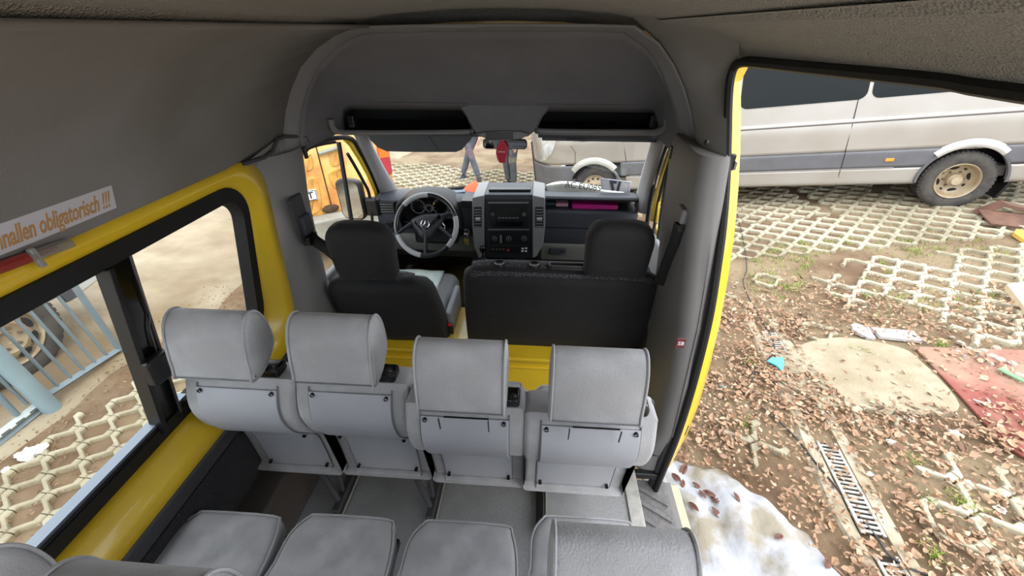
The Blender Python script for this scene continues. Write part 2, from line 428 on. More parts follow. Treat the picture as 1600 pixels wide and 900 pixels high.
# divider column with latch : leaning
def col(y0t,y1t,y0b,y1b,z0,z1,dx,th,m,name,parent,bevel=.003):
    mb=MB(); mb.loft([[(wallx(z)+dx,a,z),(wallx(z)+dx,b,z),(wallx(z)+dx+th,b,z),(wallx(z)+dx+th,a,z)] for z,a,b in((z0,y0b,y1b),(z1,y0t,y1t))])
    return mb.build(name,m,parent,bevel=bevel)
pf=col(.80,.872,.735,.815,.70,1.27,-.01,.030,vblack,'pane_frame',win)
col(.792,.806,.727,.744,.70,1.27,-.008,.045,blackp,'pane_seal',win)
col(.866,.874,.808,.817,.70,1.27,.016,.008,mat('seal_grey',(88,84,84),.6),'pane_edge',pf)
la=MB().box((wallx(.93)+.045,.795,.93),(.035,.085,.085),Matrix.Rotation(-.12,3,'X')).build('window_latch',blackp,win,bevel=.01,bseg=3)
MB().tube([(wallx(1.2)+.03,.855,1.2),(wallx(1.08)+.028,.848,1.09),(wallx(1.04)+.028,.83,1.05),(wallx(.97)+.03,.818,.97)],.0022,6).build('latch_cable',steel,la)
# ---- upper liner, left: profile (x,z)
lp=[(-.875,1.355),(-.852,1.372),(-.835,1.41),(-.79,1.50),(-.735,1.59),(-.66,1.672),(-.58,1.728),(-.50,1.765),(-.44,1.782),(-.40,1.786)]
arch=[(-.815,1.385),(-.80,1.43),(-.765,1.51),(-.72,1.585),(-.66,1.66),(-.58,1.722),(-.50,1.763),(-.44,1.782),(-.40,1.786),(-.36,1.787)]
mb=MB(); mb.grid([[(x,y,z) for x,z in lp] for y in(-1.1,-.5,0,.5,1.0,1.3)]+[[(x,1.62,z) for x,z in arch]])
struct(mb.build('wall_left',liner,smooth=60,solid=.01,solid_off=0))
# ceiling, set just above the crease
mb=MB(); prof=[(-.42,1.787),(-.40,1.806),(-.3,1.822),(-.1,1.836),(.1,1.84),(.3,1.836),(.48,1.822),(.57,1.805),(.6,1.79)]
mb.grid([[(x,y,z) for x,z in prof] for y in(-1.1,0,1,1.6,1.7)]+[[(x,1.75,z-.035) for x,z in prof]])
struct(mb.build('ceiling',vinyl,smooth=50))
# small seam plate at the front of the ceiling
pl_=MB().box((-.07,1.62,1.786),(.16,.02,.008)).build('trim_7',pillar,bevel=.003); struct(pl_)
# ---- right header above the sliding door
hp=[(.858,1.70),(.835,1.725),(.79,1.752),(.72,1.775),(.65,1.79),(.57,1.801)]
def archR(i): return [(.842,1.40),(.815,1.46),(.78,1.535),(.74,1.60),(.69,1.675),(.63,1.735),(.56,1.79)][i]
doorc=[(.862,1.365,1.44),(.858,1.385,1.53),(.85,1.41,1.60),(.845,1.44,1.67),(.838,1.44,1.70),(.81,1.40,1.735),(.72,1.35,1.775),(.57,1.30,1.801)]
mb=MB(); mb.grid([[(x,y,z) for x,z in hp] for y in(-1.1,-.5,0,.5,.9,1.2,1.36)]+[[(x,1.53+.03*i,z+.003) for i,(x,z) in enumerate(hp)]])
struct(mb.build('wall_right',vinyl,smooth=60))
# corner fillet panel between the door opening and the cab arch
A=[(.842,1.62,1.40),(.828,1.62,1.44),(.815,1.62,1.47),(.78,1.62,1.54),(.74,1.62,1.61),(.69,1.62,1.68),(.63,1.62,1.742),(.50,1.62,1.83)]
B=[tuple(P(a,b,x=.85)) for a,b in((1135,262),(1135,225),(1136,170),(1138,130),(1143,108),(1155,96))]+[(.79,1.36,1.756),(.52,1.30,1.835)]
mb=MB(); rows=[]
for t in [i/8 for i in range(9)]:
    rows.append([tuple(b+(a-b)*t+ (0 if k else -.03*math.sin(PI*t)) for k,(a,b) in enumerate(zip(p,q))) for p,q in zip(A,B)])
mb.grid(rows); struct(mb.build('wall_right',liner,smooth=60))
# ---- cab arch rim and roof dome
full=[(-.83,1.33)]+arch+[(-.2,1.79),(0,1.792),(.2,1.792),(.4,1.791)]+[(.54,1.788),(.63,1.738),(.69,1.675),(.74,1.605),(.78,1.535),(.815,1.46),(.842,1.40),(.85,1.33)]
def scl(f,cz,dz=0,y=0): return [(.01+(x-.01)*f,y,cz+(z-cz)*f+dz) for x,z in full]
mb=MB(); mb.loft([scl(1.0,1.3,0,1.60),scl(1.0,1.3,-.004,1.625),scl(.985,1.3,-.004,1.635),scl(.975,1.3,-.004,1.69),scl(.965,1.3,-.003,1.70)],False,False)
struct(mb.build('trim_8',pillar,smooth=50,solid=.006))
def dome(t):
    y=1.69+.47*t
    out=[]
    for x,z in full:
        u=(z-1.33)/(1.79-1.33); u=max(0,u)
        u=u*(1-t)+min(1,u*2.2)*t; zz=1.33+u*((.44-.335*t**1.15)); xx=.01+(x-.01)*(.965+.0*t)
        if t>.0: xx=.01+(xx-.01)*(1+.06*t*(u))
        out.append((xx,y+.02*(1-u),zz))
    return out
mb=MB(); mb.loft([dome(i/10) for i in range(11)],False,False)
struct(mb.build('ceiling',mat('cab_liner',(112,111,113),.9,col2=(104,103,105),nscale=4,bump=.2,bscale=300),smooth=60,solid=.006))
# ---- left B pillar trim
def PL(px,py,x=-.84): return P(px,py,x=x)
mb=MB(); rows=[]
outl=[(-.86,1.46,1.36),(-.865,1.50,1.28),(-.872,1.49,1.10),(-.875,1.43,.87),(-.875,1.35,.52),(-.875,1.32,.2),(-.875,1.32,0)]
ffr=[tuple(P(a,b,x=-.80)) for a,b in((472,226),(475,252),(481,300),(490,345),(512,440))]+[(-.80,1.62,.2),(-.80,1.60,0)]
for a,b in zip(outl,ffr):
    a=Vector(a);b=Vector(b); row=[a]
    for t,off in((.12,.02),(.3,.045),(.55,.05),(.8,.03),(1,0)):
        q=a.lerp(b,t); row.append(q+Vector((off,0,0)))
    row.append(b+Vector((-.02,.012,0))); row.append(b+Vector((-.12,.05,0)))
    rows.append([tuple(q) for q in row])
mb.grid(rows); lpz=struct(mb.build('wall_left',pillar,smooth=60))
# raised upper edge of the trim
mb=MB(); mb.tube([(-.845,1.40,1.365),(-.825,1.50,1.362),(-.812,1.545,1.375),(-.80,1.57,1.41),(-.785,1.60,1.418),(-.79,1.76,1.385),(-.80,1.79,1.35)],.008,6); struct(mb.build('trim_9',darkgrey))
mb=MB(); mb.grid([[(-.845,1.40,1.362),(-.805,1.57,1.41),(-.79,1.76,1.385)],[(-.86,1.46,1.33),(-.83,1.60,1.34),(-.80,1.79,1.34)]]); struct(mb.build('wall_left',pillar))
mb=MB(); mb.box((-.775,1.70,1.33),(.012,.02,.05)); struct(mb.build('trim_10',blackp,bevel=.003))
# ---- right B pillar trim
mb=MB()
def rsec(z,yr,yf,xi,xo=.885):
    r=.06
    pts=[(xo,yr+.01),(xo-.02,yr-.004),(xi+r,yr)]
    for i in range(1,6):
        a=PI/2*i/5; pts.append((xi+r-r*math.sin(a),yr+r-r*math.cos(a)))
    pts+=[(xi,(yr+yf)/2),(xi+.01,yf),(xi+.06,yf+.03),(xo,yf+.03)]
    return [(x,y,z) for x,y in pts]
secs=[rsec(z,yr,yf,xi,xo) for z,yr,yf,xi,xo in[(q_[0],q_[1],q_[2],q_[3],q_[4]+.012) for q_ in((-.02,1.17,1.55,.755,.885),(.10,1.165,1.55,.765,.885),(.13,1.155,1.55,.80,.88),(.3,1.13,1.56,.81,.865),(.6,1.145,1.585,.80,.853),(.85,1.18,1.61,.785,.85),(1.05,1.235,1.64,.775,.85),(1.2,1.28,1.67,.77,.85),(1.32,1.315,1.70,.765,.85),(1.415,1.345,1.71,.765,.85),(1.43,1.35,1.70,.77,.848))]]
mb.loft(secs); struct(mb.build('wall_right',pillar,smooth=50))
mb=MB(); mb.box((.82,1.165,.118),(.125,.012,.006)); struct(mb.build('trim_11',darkgrey))
mb=MB(); mb.box((.82,1.16,-.03),(.14,.03,.04)); struct(mb.build('trim_12',blackp,bevel=.005))
lab=MB().box(tuple(P(1063,536,y=1.108)),(.034,.006,.044)).build('warning_label',mat('maroon_label',(96,34,40),.5),bevel=.004)
tag(lab,'small maroon push label on the grey pillar beside the open sliding door','label')
text('lettering','SB',.022,white,frame(P(1064,537,y=1.1035),(1,0,0),(0,0,1)),lab)
cp=P(1107,225,y=1.30); hk=MB().ball((cp.x,cp.y+.02,cp.z),.008).build('trim_13',blackp); struct(hk)
hk=MB().box((.775,1.69,1.36),(.015,.02,.05)).build('trim_14',blackp,bevel=.004); struct(hk)
# ---- sliding door opening: rubber seal and yellow jamb
door=sempty('door_1')
sealpx=[(1600,143),(1480,125),(1350,113),(1250,104),(1185,98),(1162,97),(1148,104),(1141,125),(1138,160),(1137,210),(1135,280),(1130,350),(1121,420),(1110,490),(1094,560),(1075,630),(1055,690),(1040,727)]
def sx(i,n): return .868
sl=[P(px,py,x=.875-(.03 if py<135 else .03*max(0,(250-py)/115) if py<250 else 0)) for px,py in sealpx]
sl=[Vector((q.x,max(q.y,-.9),q.z)) for q in sl]
b_=sl[0]; sl=[Vector((.845,-1.0,b_.z+.01)),Vector((.845,0,b_.z+.005))]+sl
last=sl[-1]; sl+= [Vector((.88,last.y+.02,-.16))]
MB().tube(catmull([tuple(q) for q in sl],3,False),.014,8).build('door_seal',rubber,door)
MB().tube(catmull([tuple(q+Vector((-.006,.034,0))) for q in sl[13:]],3,False),.024,8).build('seal_backing',darkgrey,door)
# yellow jamb ribbon: from behind the seal outwards
jx=[(1160,103),(1147,128),(1147,180),(1146,240),(1143,300),(1137,370),(1127,440),(1115,510),(1099,580),(1082,640),(1063,690),(1046,722),(1040,735)]
ja=[(1150,100),(1139,128),(1137,180),(1135,240),(1131,300),(1125,370),(1116,440),(1104,510),(1088,580),(1070,640),(1052,690),(1040,722),(1034,735)]
ra=[P(a,b,x=.885) for a,b in ja]; rb=[P(a,b,x=.915) for a,b in jx]; rc=[q+Vector((.035,.03,0)) for q in rb]; rd=[q+Vector((0,.16,0)) for q in rc]
# top run going backwards
top=[(.875,-1.0,1.70),(.895,-1.0,1.71),(.93,-1.0,1.712),(.93,-1.0,1.80)]
tf=[(ra[0].x,1.42,1.712),(rb[0].x-.02,1.45,1.718),(.94,1.47,1.715),(.94,1.47,1.80)]
mb=MB(); mb.grid([[tuple(q) for q in r] for r in zip(ra,rb,rc,rd)]); mb.build('door_jamb',yellow,door,smooth=50)
mb=MB(); mb.grid([top,tf]); mb.build('door_jamb_top',mat('jamb_beige',(150,140,110),.5),door)
# catches on the jamb
q=P(1139,256,x=.905); lt=MB().box((q.x,q.y-.012,q.z),(.02,.02,.075)).build('door_catch',blackp,door,bevel=.005); MB().box((q.x+.012,q.y-.02,q.z),(.01,.012,.03)).build('catch_hook',steel,lt,bevel=.003)
q=P(1142,203,x=.912); MB().ball(tuple(q),.006).build('jamb_plug',steel,door)
q=P(1127,325,x=.905); MB().ball(tuple(q),.008).build('jamb_plug',yellow,door)
q=P(1062,668,x=.905); MB().box((q.x+.02,q.y,q.z),(.02,.03,.07)).build('jamb_bumper',blackp,door,bevel=.005)
# outer skin beside and ahead of the door (closes the body to the cab door)
# ---- rear end: left/right rear quarter and roof outer skin
mb=MB(); mb.grid([[(x,-1.12,z) for x,z in((-.88,0),(-.88,1.36),(-.62,1.76))],[(x,-1.12,z) for x,z in((-.70,0),(-.70,1.30),(-.52,1.74))]]); struct(mb.build('wall_back',pillar))
mb=MB(); mb.grid([[(x,y,z) for x,z in((-1.0,1.36),(-.9,1.62),(-.7,1.84),(-.4,1.90),(0,1.92),(.4,1.90),(.7,1.85),(.95,1.72))] for y in(-1.12,1.7,2.0)]+[[(x*.98,2.45,1.36+(z-1.36)*.35) for x,z in((-1.0,1.36),(-.9,1.62),(-.7,1.84),(-.4,1.90),(0,1.92),(.4,1.90),(.7,1.85),(.95,1.72))]])
struct(mb.build('roof_skin',yellow,smooth=50))
mb=MB(); mb.grid([[(-1.0,-1.1,0.0),(-1.04,-1.1,.6)],[(-1.0,1.8,0.0),(-1.04,1.8,.6)]]); mb.grid([[(-1.0,-1.1,0.0),(-.96,-1.1,-.4)],[(-1.0,1.8,0.0),(-.96,1.8,-.4)]]); struct(mb.build('body_side',yellow,smooth=60))

struct(MB().box((0,3.06,.18),(1.84,.04,1.0)).build('wall_front',darkgrey))
for x in(-.93,.93): struct(MB().box((x,2.3,.0),(.05,1.5,.9)).build('wall_left' if x<0 else 'wall_right',darkgrey))
# ================================================================== passenger seats
hr_poly=catmull([(-.094,.905),(-.088,.94),(-.078,.985),(-.062,1.035),(-.042,1.072),(-.012,1.093),(.018,1.085),(.038,1.05),(.045,1.0),(.040,.955),(.01,.925),(-.04,.902)],4)
back_rear=[(-.045,.872),(-.062,.84),(-.085,.79),(-.092,.74),(-.08,.68),(-.06,.635),(-.025,.585),(.005,.545),(.022,.50),(.028,.42),(.03,.35),(.03,.30)]
def seat(name,label,loc,recl=0,yaw=0,hx=-.02,hw=.25,w=.36,straps=False,group=None,adj=1):
    t=thing(name,label,'seat',loc,(0,0,yaw),group)
    Rm=Matrix.Translation((0,.03,.33))@Matrix.Rotation(R(recl),4,'X')@Matrix.Translation((0,-.03,-.33))
    # backrest with bolsters
    front=[(q[0]+.085+(.03 if q[1]<.5 else 0),q[1]-(.012 if i==0 else 0)) for i,q in enumerate(back_rear)]
    poly=catmull(back_rear,2,False)+[(.0,.285),(.09,.285)]+catmull(front,2,False)[::-1]
    mb=MB(Rm); pillow(mb,[tuple(q) for q in poly],-w/2,w/2,.018,4)
    back=mb.build('backrest',fabric,t,smooth=50)
    # rear shell panel in two flats
    pw=w/2-.050
    def sheet(pts,off,x0,x1,th=.006):
        mb=MB(Rm)
        secs=[]
        for i,(y,z) in enumerate(pts):
            a=pts[max(0,i-1)];b=pts[min(len(pts)-1,i+1)]; tx=Vector((b[0]-a[0],b[1]-a[1])).normalized(); n=Vector((tx.y,-tx.x)); 
            if n.x>0:n=-n
            y1,z1=y+n.x*off,z+n.y*off; y2,z2=y+n.x*(off+th),z+n.y*(off+th)
            secs.append([(x0,y1,z1),(x0,y2,z2),(x1,y2,z2),(x1,y1,z1)])
        return mb.loft(secs)
    rr=catmull(back_rear,3,False)
    up=[q for q in rr if .535<q[1]<.845]; lo=[q for q in rr if q[1]<=.55]
    lo=[(q[0]+.006,q[1]) for q in lo]
    sheet(up,.001,-pw,pw,.007).build('back_shell',shell,back,bevel=.003)
    sheet(lo,.005,-pw,pw,.006).build('lower_shell',shell,back,bevel=.003)
    mb=MB(Rm); mb.tube([(-pw,.02,.292),(pw,.02,.292)],.012,8); mb.build('shell_roll',fabric,back)
    for sx_ in(-1,1):
        mb=MB(Rm); rr2=[(sx_*(pw+.001),y-.003,z) for y,z in rr if z<.86]; mb.tube(rr2,.0022,5); mb.build('seam',fabric_d,back)
        for zz,oo in((.835,.002),(.565,-.004),(.325,.006)):
            yy=min(rr,key=lambda q:abs(q[1]-zz))[0]
            mb=MB(Rm); mb.lathe([(0,.006),(.0045,.005),(.0065,0),(.0065,-.01)],frame((sx_*(pw-.014),yy-.007-oo*.4,zz),(1,0,0),(0,0,-1)) ,10)
            mb.build('screw',blackp,back)
    # headrest
    mb=MB(Rm); pillow(mb,[tuple(q) for q in hr_poly],hx-hw/2,hx+hw/2,.016,4)
    h=mb.build('headrest',fabric,t,smooth=50)
    for sx_ in(-1,1):
        mb=MB(Rm); mb.tube([(hx+sx_*(hw/2-.006),a,b) for a,b in inset(hr_poly,-.0005)],.0035,6,closed=True); mb.build('piping',fabric,h)
    mb=MB(Rm); mb.tube([(hx-hw/2+.01,-.099,.915),(hx+hw/2-.01,-.099,.915)],.0018,5); mb.build('seam',fabric_d,h)
    # recliner knob block beside the headrest
    ax=hx+hw/2+.018
    if adj:
        mb=MB(Rm); mb.box((ax-.02,-.015,.885),(.075,.055,.035)); a=mb.build('recline_block',vblack,t,bevel=.010,bseg=3)
        mb=MB(Rm); mb.lathe([(0,.008),(.012,.006),(.014,0)],Matrix.Translation((ax,-.03,.902)),16); mb.build('release_button',blackp,a)
        mb=MB(Rm); mb.lathe([(0,.011),(.004,.010),(.005,.006)],Matrix.Translation((ax+.004,-.03,.902)),10); mb.build('screw',steel,a)
    if straps:
        for sx_ in(-.065,.075):
            mb=MB(Rm); mb.box((hx+sx_,-.098,.855),(.003,.004,.05)); mb.build('strap',blackp,back)
        mb=MB(Rm); mb.box((hx+.01,-.083,.868),(.13,.004,.003)); mb.build('strap',blackp,back)
    # cushion : tapered front corners
    zt=.46
    outl=[(-.168,.06),(-.172,.25),(-.168,.335),(-.135,.385),(-.10,.395),(.12,.395),(.15,.37),(.168,.30),(.172,.2),(.168,.06)]
    outl=[tuple(q) for q in catmull(outl,3)]
    mb=MB(); secs=[]
    for zz,ins in((.36,.95),(.375,.99),(.42,1),(.445,.99),(.456,.95),(.461,.88),(.463,.6),(.464,.2)):
        secs.append([(a*ins,.22+(b-.22)*ins,zz) for a,b in outl])
    mb.loft(secs); c=mb.build('cushion',fabric,t,smooth=60)
    mb=MB(); mb.tube([(a,b,.450) for a,b in inset(outl,.001)],.004,6,closed=True); mb.build('piping',fabric,c)
    # frame and legs
    mb=MB(); mb.box((0,.22,.335),(.30,.33,.03)); fr=mb.build('seat_frame',darkgrey,t,bevel=.004)
    for sx_ in((-.13),(.11)):
        mb=MB(); mb.box((sx_,.10,.29),(.035,.035,.025)); mb.build('bracket',steel,fr,bevel=.003)
    return t
FS='grey suede seats of the front passenger row'; RS='grey suede seats of the rear passenger row'
seat('passenger_seat','grey suede passenger seat beside the left window, front row',(-.675,.87,0),0,hx=-.025,group=FS)
seat('passenger_seat','grey suede passenger seat second from the left window, directly behind the driver seat',(-.315,.875,0),0,hx=-.02,group=FS)
seat('passenger_seat','grey suede passenger seat third from the left window, with black strap ends under the headrest',(.05,.865,0),5.5,hx=-.0,straps=True,group=FS)
seat('passenger_seat','grey suede passenger seat nearest the open sliding door, in the front row',(.415,.855,0),5.5,hx=-.0,w=.38,straps=True,group=FS)
seat('passenger_seat','dark grey seat corner at the lower left edge under the window',(-.70,.228,0),0,hx=-.03,group=RS)
seat('passenger_seat','grey rear row seat with headrest top at the bottom left, beside the yellow sill',(-.33,.243,0),2,hx=-.03,w=.36,group=RS)
seat('passenger_seat','grey rear row seat of which only a low headrest rim shows at the bottom',(.05,.25,0),4,hx=-.03,group=RS)
seat('passenger_seat','grey rear row seat with large headrest at the bottom right, beside the door step',(.43,.290,0),-3,hx=-.03,hw=.235,w=.37,group=RS)
# floor rails with legs
for i,(x,lab) in enumerate(((-.575,'dull steel floor rail left of the black legs, nearest the left wall'),(-.165,'dull steel floor rail in the middle, below the third seat'),(.305,'short steel floor rail beside the pale entrance floor'))):
    t=thing('floor_rail',lab,'rail',(x,0,0),group='seat rails on the van floor')
    MB().box((0,.95,.008),(.05,1.1,.014)).build('rail_base',mat('dull_steel',(120,118,114),.5,.4),t,bevel=.002)
    MB().box((.022,.95,.014),(.006,1.1,.016)).build('rail_lip',alu,t,bevel=.001)
    MB().box((-.006,1.02,.03),(.03,.34,.035)).build('foot_bar',darkgrey if i<2 else blackp,t,bevel=.004)
    for y in(.88,.83): MB().lathe([(0,.02),(.008,.02),(.012,.012),(.012,0)],Matrix.Translation((-.006,y,.014)),8).build('bolt',blackp,t)
    if i<2:
        mb=MB(); mb.tube([(-.08,.93,.32),(-.012,.90,.03)],.014,6); mb.build('leg',darkgrey,t)
        mb=MB(); mb.tube([(-.03,1.0,.33),(-.01,.94,.03)],.010,6); mb.build('leg',darkgrey,t)
    else:
        mb=MB(); mb.box((-.02,1.10,.17),(.035,.03,.31)); mb.build('leg',blackp,t)
# ================================================================== cab seats
def blob_back(xw_top,xw_bot,zt,zb,yt,yb,th,name,m,parent,xc=0,r=.06,n=9,bulge=.02,mb=None):
    secs=[]
    N=14
    for i in range(N+1):
        u=i/N; z=zb+(zt-zb)*u; y=yb+(yt-yb)*u
        hw=(xw_bot+(xw_top-xw_bot)*u**1.6)/2
        e=(1-u)*(zt-zb)
        if e<r*1.4: hw-= (r*1.4)*(1-math.sqrt(max(0,1-((r*1.4-e)/(r*1.4))**2)))*.8
        t_=th*(1 if e>r else .35+.65*math.sqrt(max(0,1-((r-e)/r)**2)))
        if u<.08: t_*=.8
        sec=[]
        for k in range(28):
            a=2*PI*k/28; c,s=math.cos(a),math.sin(a); pw=.32
            xx=hw*math.copysign(abs(c)**pw,c); yy=t_/2*math.copysign(abs(s)**.55,s)
            sec.append((xc+xx,y+yy+bulge*(xx/hw)**2,z))
        secs.append(sec)
    mbb=mb or MB(); mbb.loft(secs); return mbb.build(name,m,parent,smooth=60)
ds=thing('driver_seat','black covered driver seat with pale cloth on its cushion, behind the steering wheel','seat',(-.515,1.62,0))
b=blob_back(.50,.59,.79,.31,-.06,.08,.15,'backrest',cover,ds,r=.07)
# dotted shoulder panel
dot=mat('dotted_cloth',(40,40,44),.9,col2=(96,96,100),nscale=210,ndet=0,lo=.55,hi=.62,bump=.2)
mb=MB(); mb.grid([[(x,-.105+ .02*(x/.2)**2+.1*u,.765+.030*math.sin(min(1,u*1.4)*PI/2)-.03*abs(x/.19)**4) for x in[(-.17+.34*i/12) for i in range(13)]] for u in(0,.25,.5,.75,1)]); mb.build('shoulder_panel',dot,b,solid=.004)
mb=MB(); mb.tube([(.165,-.095,.755),(.215,-.06,.70),(.245,-.03,.60),(.27,.0,.48),(.28,.03,.36)],.004,5); mb.build('seam',fabric_d if 0 else darkgrey,b)
h=blob_back(.30,.27,1.10,.84,-.12,-.10,.13,'headrest',cover,ds,xc=-.005,r=.075,bulge=.0)
for x in(.0,.11): MB().tube([(x,-.09,.86),(x,-.07,.76)],.007,8).build('headrest_post',steel,h)
c=MB(); c.loft([[(a,b2,z) for a,b2 in inset(rrect(-.26,.26,.10,.62,.08),i_)] for z,i_ in((.352,.02),(.36,0),(.39,0),(.42,.015),(.43,.04))]); cu=c.build('cushion',dash_g,ds,smooth=50)
towel=MB(); towel.grid([[(x,y,.438+.010*noise.noise(Vector((x*9,y*9,0)))-.02*max(0,abs(x-.02)/.2-.75)*4*.2) for x in[-.2+.41*i/20 for i in range(21)]] for y in[.10+.50*j/20 for j in range(21)]])
tw=towel.build('seat_cloth',mat('pale_cloth',(206,218,212),.95,col2=(186,202,200),nscale=10,bump=.4),None,solid=.006); tw.location=(-.57,1.62,0); tag(tw,'pale mint cloth spread on the driver seat cushion','cloth')
MB().box((.29,.22,.40),(.035,.30,.18)).build('side_panel',mat('side_grey',(130,134,138),.45),ds,bevel=.015,bseg=3)
MB().box((.245,.02,.315),(.05,.09,.06)).build('hinge_cover',blackp,ds,bevel=.01)
bk=MB().box((.305,.06,.40),(.028,.02,.07)).build('belt_buckle',blackp,ds,bevel=.004); MB().box((.305,.052,.432),(.022,.018,.012)).build('release_button',mat('red_button',(190,40,36),.4),bk,bevel=.002)
# bench
be=thing('front_bench','wide black covered double front bench with one headrest at its right end','bench',(.355,1.60,0))
b=blob_back(.90,.95,.865,.30,-.02,.10,.14,'backrest',cover,be,r=.05,bulge=.0)
mb=MB(); mb.grid([[(x,-.07+.10*u,.842+.028*math.sin(min(1,u*1.5)*PI/2)-.02*abs(x/.43)**8) for x in[(-.41+.82*i/20) for i in range(21)]] for u in(0,.25,.5,.75,1)]); mb.build('top_panel',dot,b,solid=.004)
for x in(-.28,-.12): 
    o=MB().lathe([(0,.0),(.012,.0),(.024,.006),(.026,.0),(.026,-.01)],Matrix.Translation((x,-.02,.878)),16).build('post_socket',blackp,b)
o=MB().loft([[(a,b2,z) for a,b2 in inset(rrect(-.06,.12,-.045,.005,.024),i_)] for z,i_ in((.868,0),(.886,.004),(.886,.012),(.878,.014),(.878,.02))]); o=o.build('release_handle',blackp,b)
h=blob_back(.295,.27,1.125,.875,-.07,-.05,.13,'headrest',cover,be,xc=.235,r=.075,bulge=.0)
for x in(.17,.30): MB().tube([(x,-.05,.90),(x,-.03,.80)],.007,8).build('headrest_post',steel,h)
c=MB(); c.loft([[(a,b2,z) for a,b2 in inset(rrect(-.45,.45,.10,.60,.06),i_)] for z,i_ in((.352,.02),(.37,0),(.44,0),(.47,.015),(.48,.04))]); c.build('cushion',cover,be,smooth=50)
# yellow boxes below
def ybox(label,x0,x1,y):
    t=thing('seat_box',label,'box',((x0+x1)/2,y,0),group='yellow boxes under the cab seats'); w_=x1-x0
    MB().box((0,.22,.17),(w_,.42,.34)).build('box_body',yellow,t,bevel=.012,bseg=3)
    MB().box((0,-.002,.335),(w_,.03,.022)).build('box_flange',yellow,t,bevel=.006)
    n=max(1,round(w_/.42))
    for k in range(n):
        xa=-w_/2+.04+k*(w_-.04)/n; xb=xa+(w_-.04)/n-.05
        fr=[[(a,y2,b_) for a,b_ in inset(rrect(xa,xb,.06,.27,.03),d)] for y2,d in((.012,-.0),(.004,0),(.000,.006),(.004,.014),(.009,.016))]
        MB().loft(fr,True,False).build('pressed_panel',yellow,t,smooth=40)
ybox('yellow metal box under the driver seat',-.86,-.34,1.57)
ybox('yellow metal box with pressed panels under the front bench',-.28,.80,1.54)
# ================================================================== seat belts
def strap(pts,wd,m,name,parent=None,nrm=(1,0,0)):
    mb=MB(); n=Vector(nrm).normalized(); rows=[]
    pts=[Vector(p) for p in pts]
    for i,p in enumerate(pts):
        t=(pts[min(i+1,len(pts)-1)]-pts[max(0,i-1)]).normalized(); s=t.cross(n).normalized()*wd/2
        rows.append([tuple(p-s),tuple(p+s)])
    mb.grid(rows); return mb.build(name,m,parent,solid=.002)
web=mat('belt_webbing',(22,22,24),.8,bump=.3,bscale=300)
bt=thing('seat_belt','black seat belt running from the right pillar guide down behind the bench headrest','belt',(.80,1.66,1.0))
bt2=bt
def loc(t,q): return tuple(Vector(q)-t.location)
strap([loc(bt,P(1064,352,x=.755)),loc(bt,P(1056,380,x=.76)),loc(bt,P(1044,410,x=.765)),loc(bt,P(1030,445,x=.77))],.05,web,'webbing',bt,(-.35,-1,0.3))
q=P(1066,335,x=.765); MB().box(loc(bt,q),(.03,.07,.06)).build('belt_guide',pillar,bt,bevel=.012,bseg=3)
MB().box(loc(bt,(q.x-.003,q.y-.01,q.z-.045)),(.03,.055,.02)).build('belt_slot',blackp,bt,bevel=.004)
bt=thing('seat_belt','black seat belt leaving the left pillar guide behind the driver headrest','belt',(-.78,1.72,1.0))
strap([loc(bt,P(483,368,x=-.775)),loc(bt,P(495,378,x=-.74)),loc(bt,P(510,388,x=-.68)),loc(bt,P(525,400,x=-.62))],.05,web,'webbing',bt,(.3,-1,.4))
q=P(478,350,x=-.775); MB().box(loc(bt,q),(.03,.07,.09)).build('belt_guide',darkgrey,bt,bevel=.012,bseg=3)
MB().box(loc(bt,(q.x+.0,q.y,q.z-.07)),(.034,.075,.04)).build('belt_slot',blackp,bt,bevel=.004)
MB().box(loc(bt,(q.x-.01,q.y-.01,q.z+.03)),(.012,.10,.20)).build('guide_rail',darkgrey,bt,bevel=.006)
# ================================================================== cab: shelf, visors, mirror
sh=thing('overhead_shelf','grey overhead storage shelf with two dark open bays above the windshield','shelf',(0,2.2,1.35))
def L(q): return (q[0],q[1]-2.2,q[2]-1.35)
mb=MB(); mb.box(L((-.46,2.34,1.315)),(.82,.36,.02)); mb.build('tray',darkgrey,sh,bevel=.004)
mb=MB(); mb.box(L((.56,2.34,1.315)),(.66,.36,.02)); mb.build('tray',darkgrey,sh,bevel=.004)
def lip(px0,px1,name):
    pts=[]
    return
lipL=[P(516,186,y=1.97),P(519,199,y=1.98),P(530,206,y=2.02),P(560,207,y=2.12),P(640,207,y=2.14),P(725,206,y=2.14),P(738,203,y=2.16)]
lipR=[P(838,203,y=2.16),P(850,206,y=2.14),P(930,207,y=2.14),P(1005,207,y=2.12),P(1028,206,y=2.02),P(1040,199,y=1.98),P(1043,186,y=1.97)]
for l_ in(lipL,lipR):
    MB().tube(catmull([L(q) for q in l_],4,False),.016,8,flat=(1.0,.8)).build('shelf_lip',pillar,sh)
for x0,x1 in((-.86,-.115),(.215,.86)):
    mb=MB(); mb.grid([[L((x,2.50,1.32)),L((x,2.50,1.46)),L((x,2.10,1.475))] for x in(x0,x1)])
    mb.grid([[L((x0,2.12,1.32)),L((x0,2.5,1.32))],[L((x0,2.12,1.47)),L((x0,2.5,1.47))]]); mb.grid([[L((x1,2.12,1.32)),L((x1,2.5,1.32))],[L((x1,2.12,1.47)),L((x1,2.5,1.47))]])
    mb.build('bay_lining',mat('bay_dark',(40,40,42),.9),sh,smooth=0)
for px in(551,1020):
    q=P(px,190,y=2.16); MB().box(L((q.x,q.y,q.z+.005)),(.035,.05,.06)).build('tray_end',blackp,sh,bevel=.006)
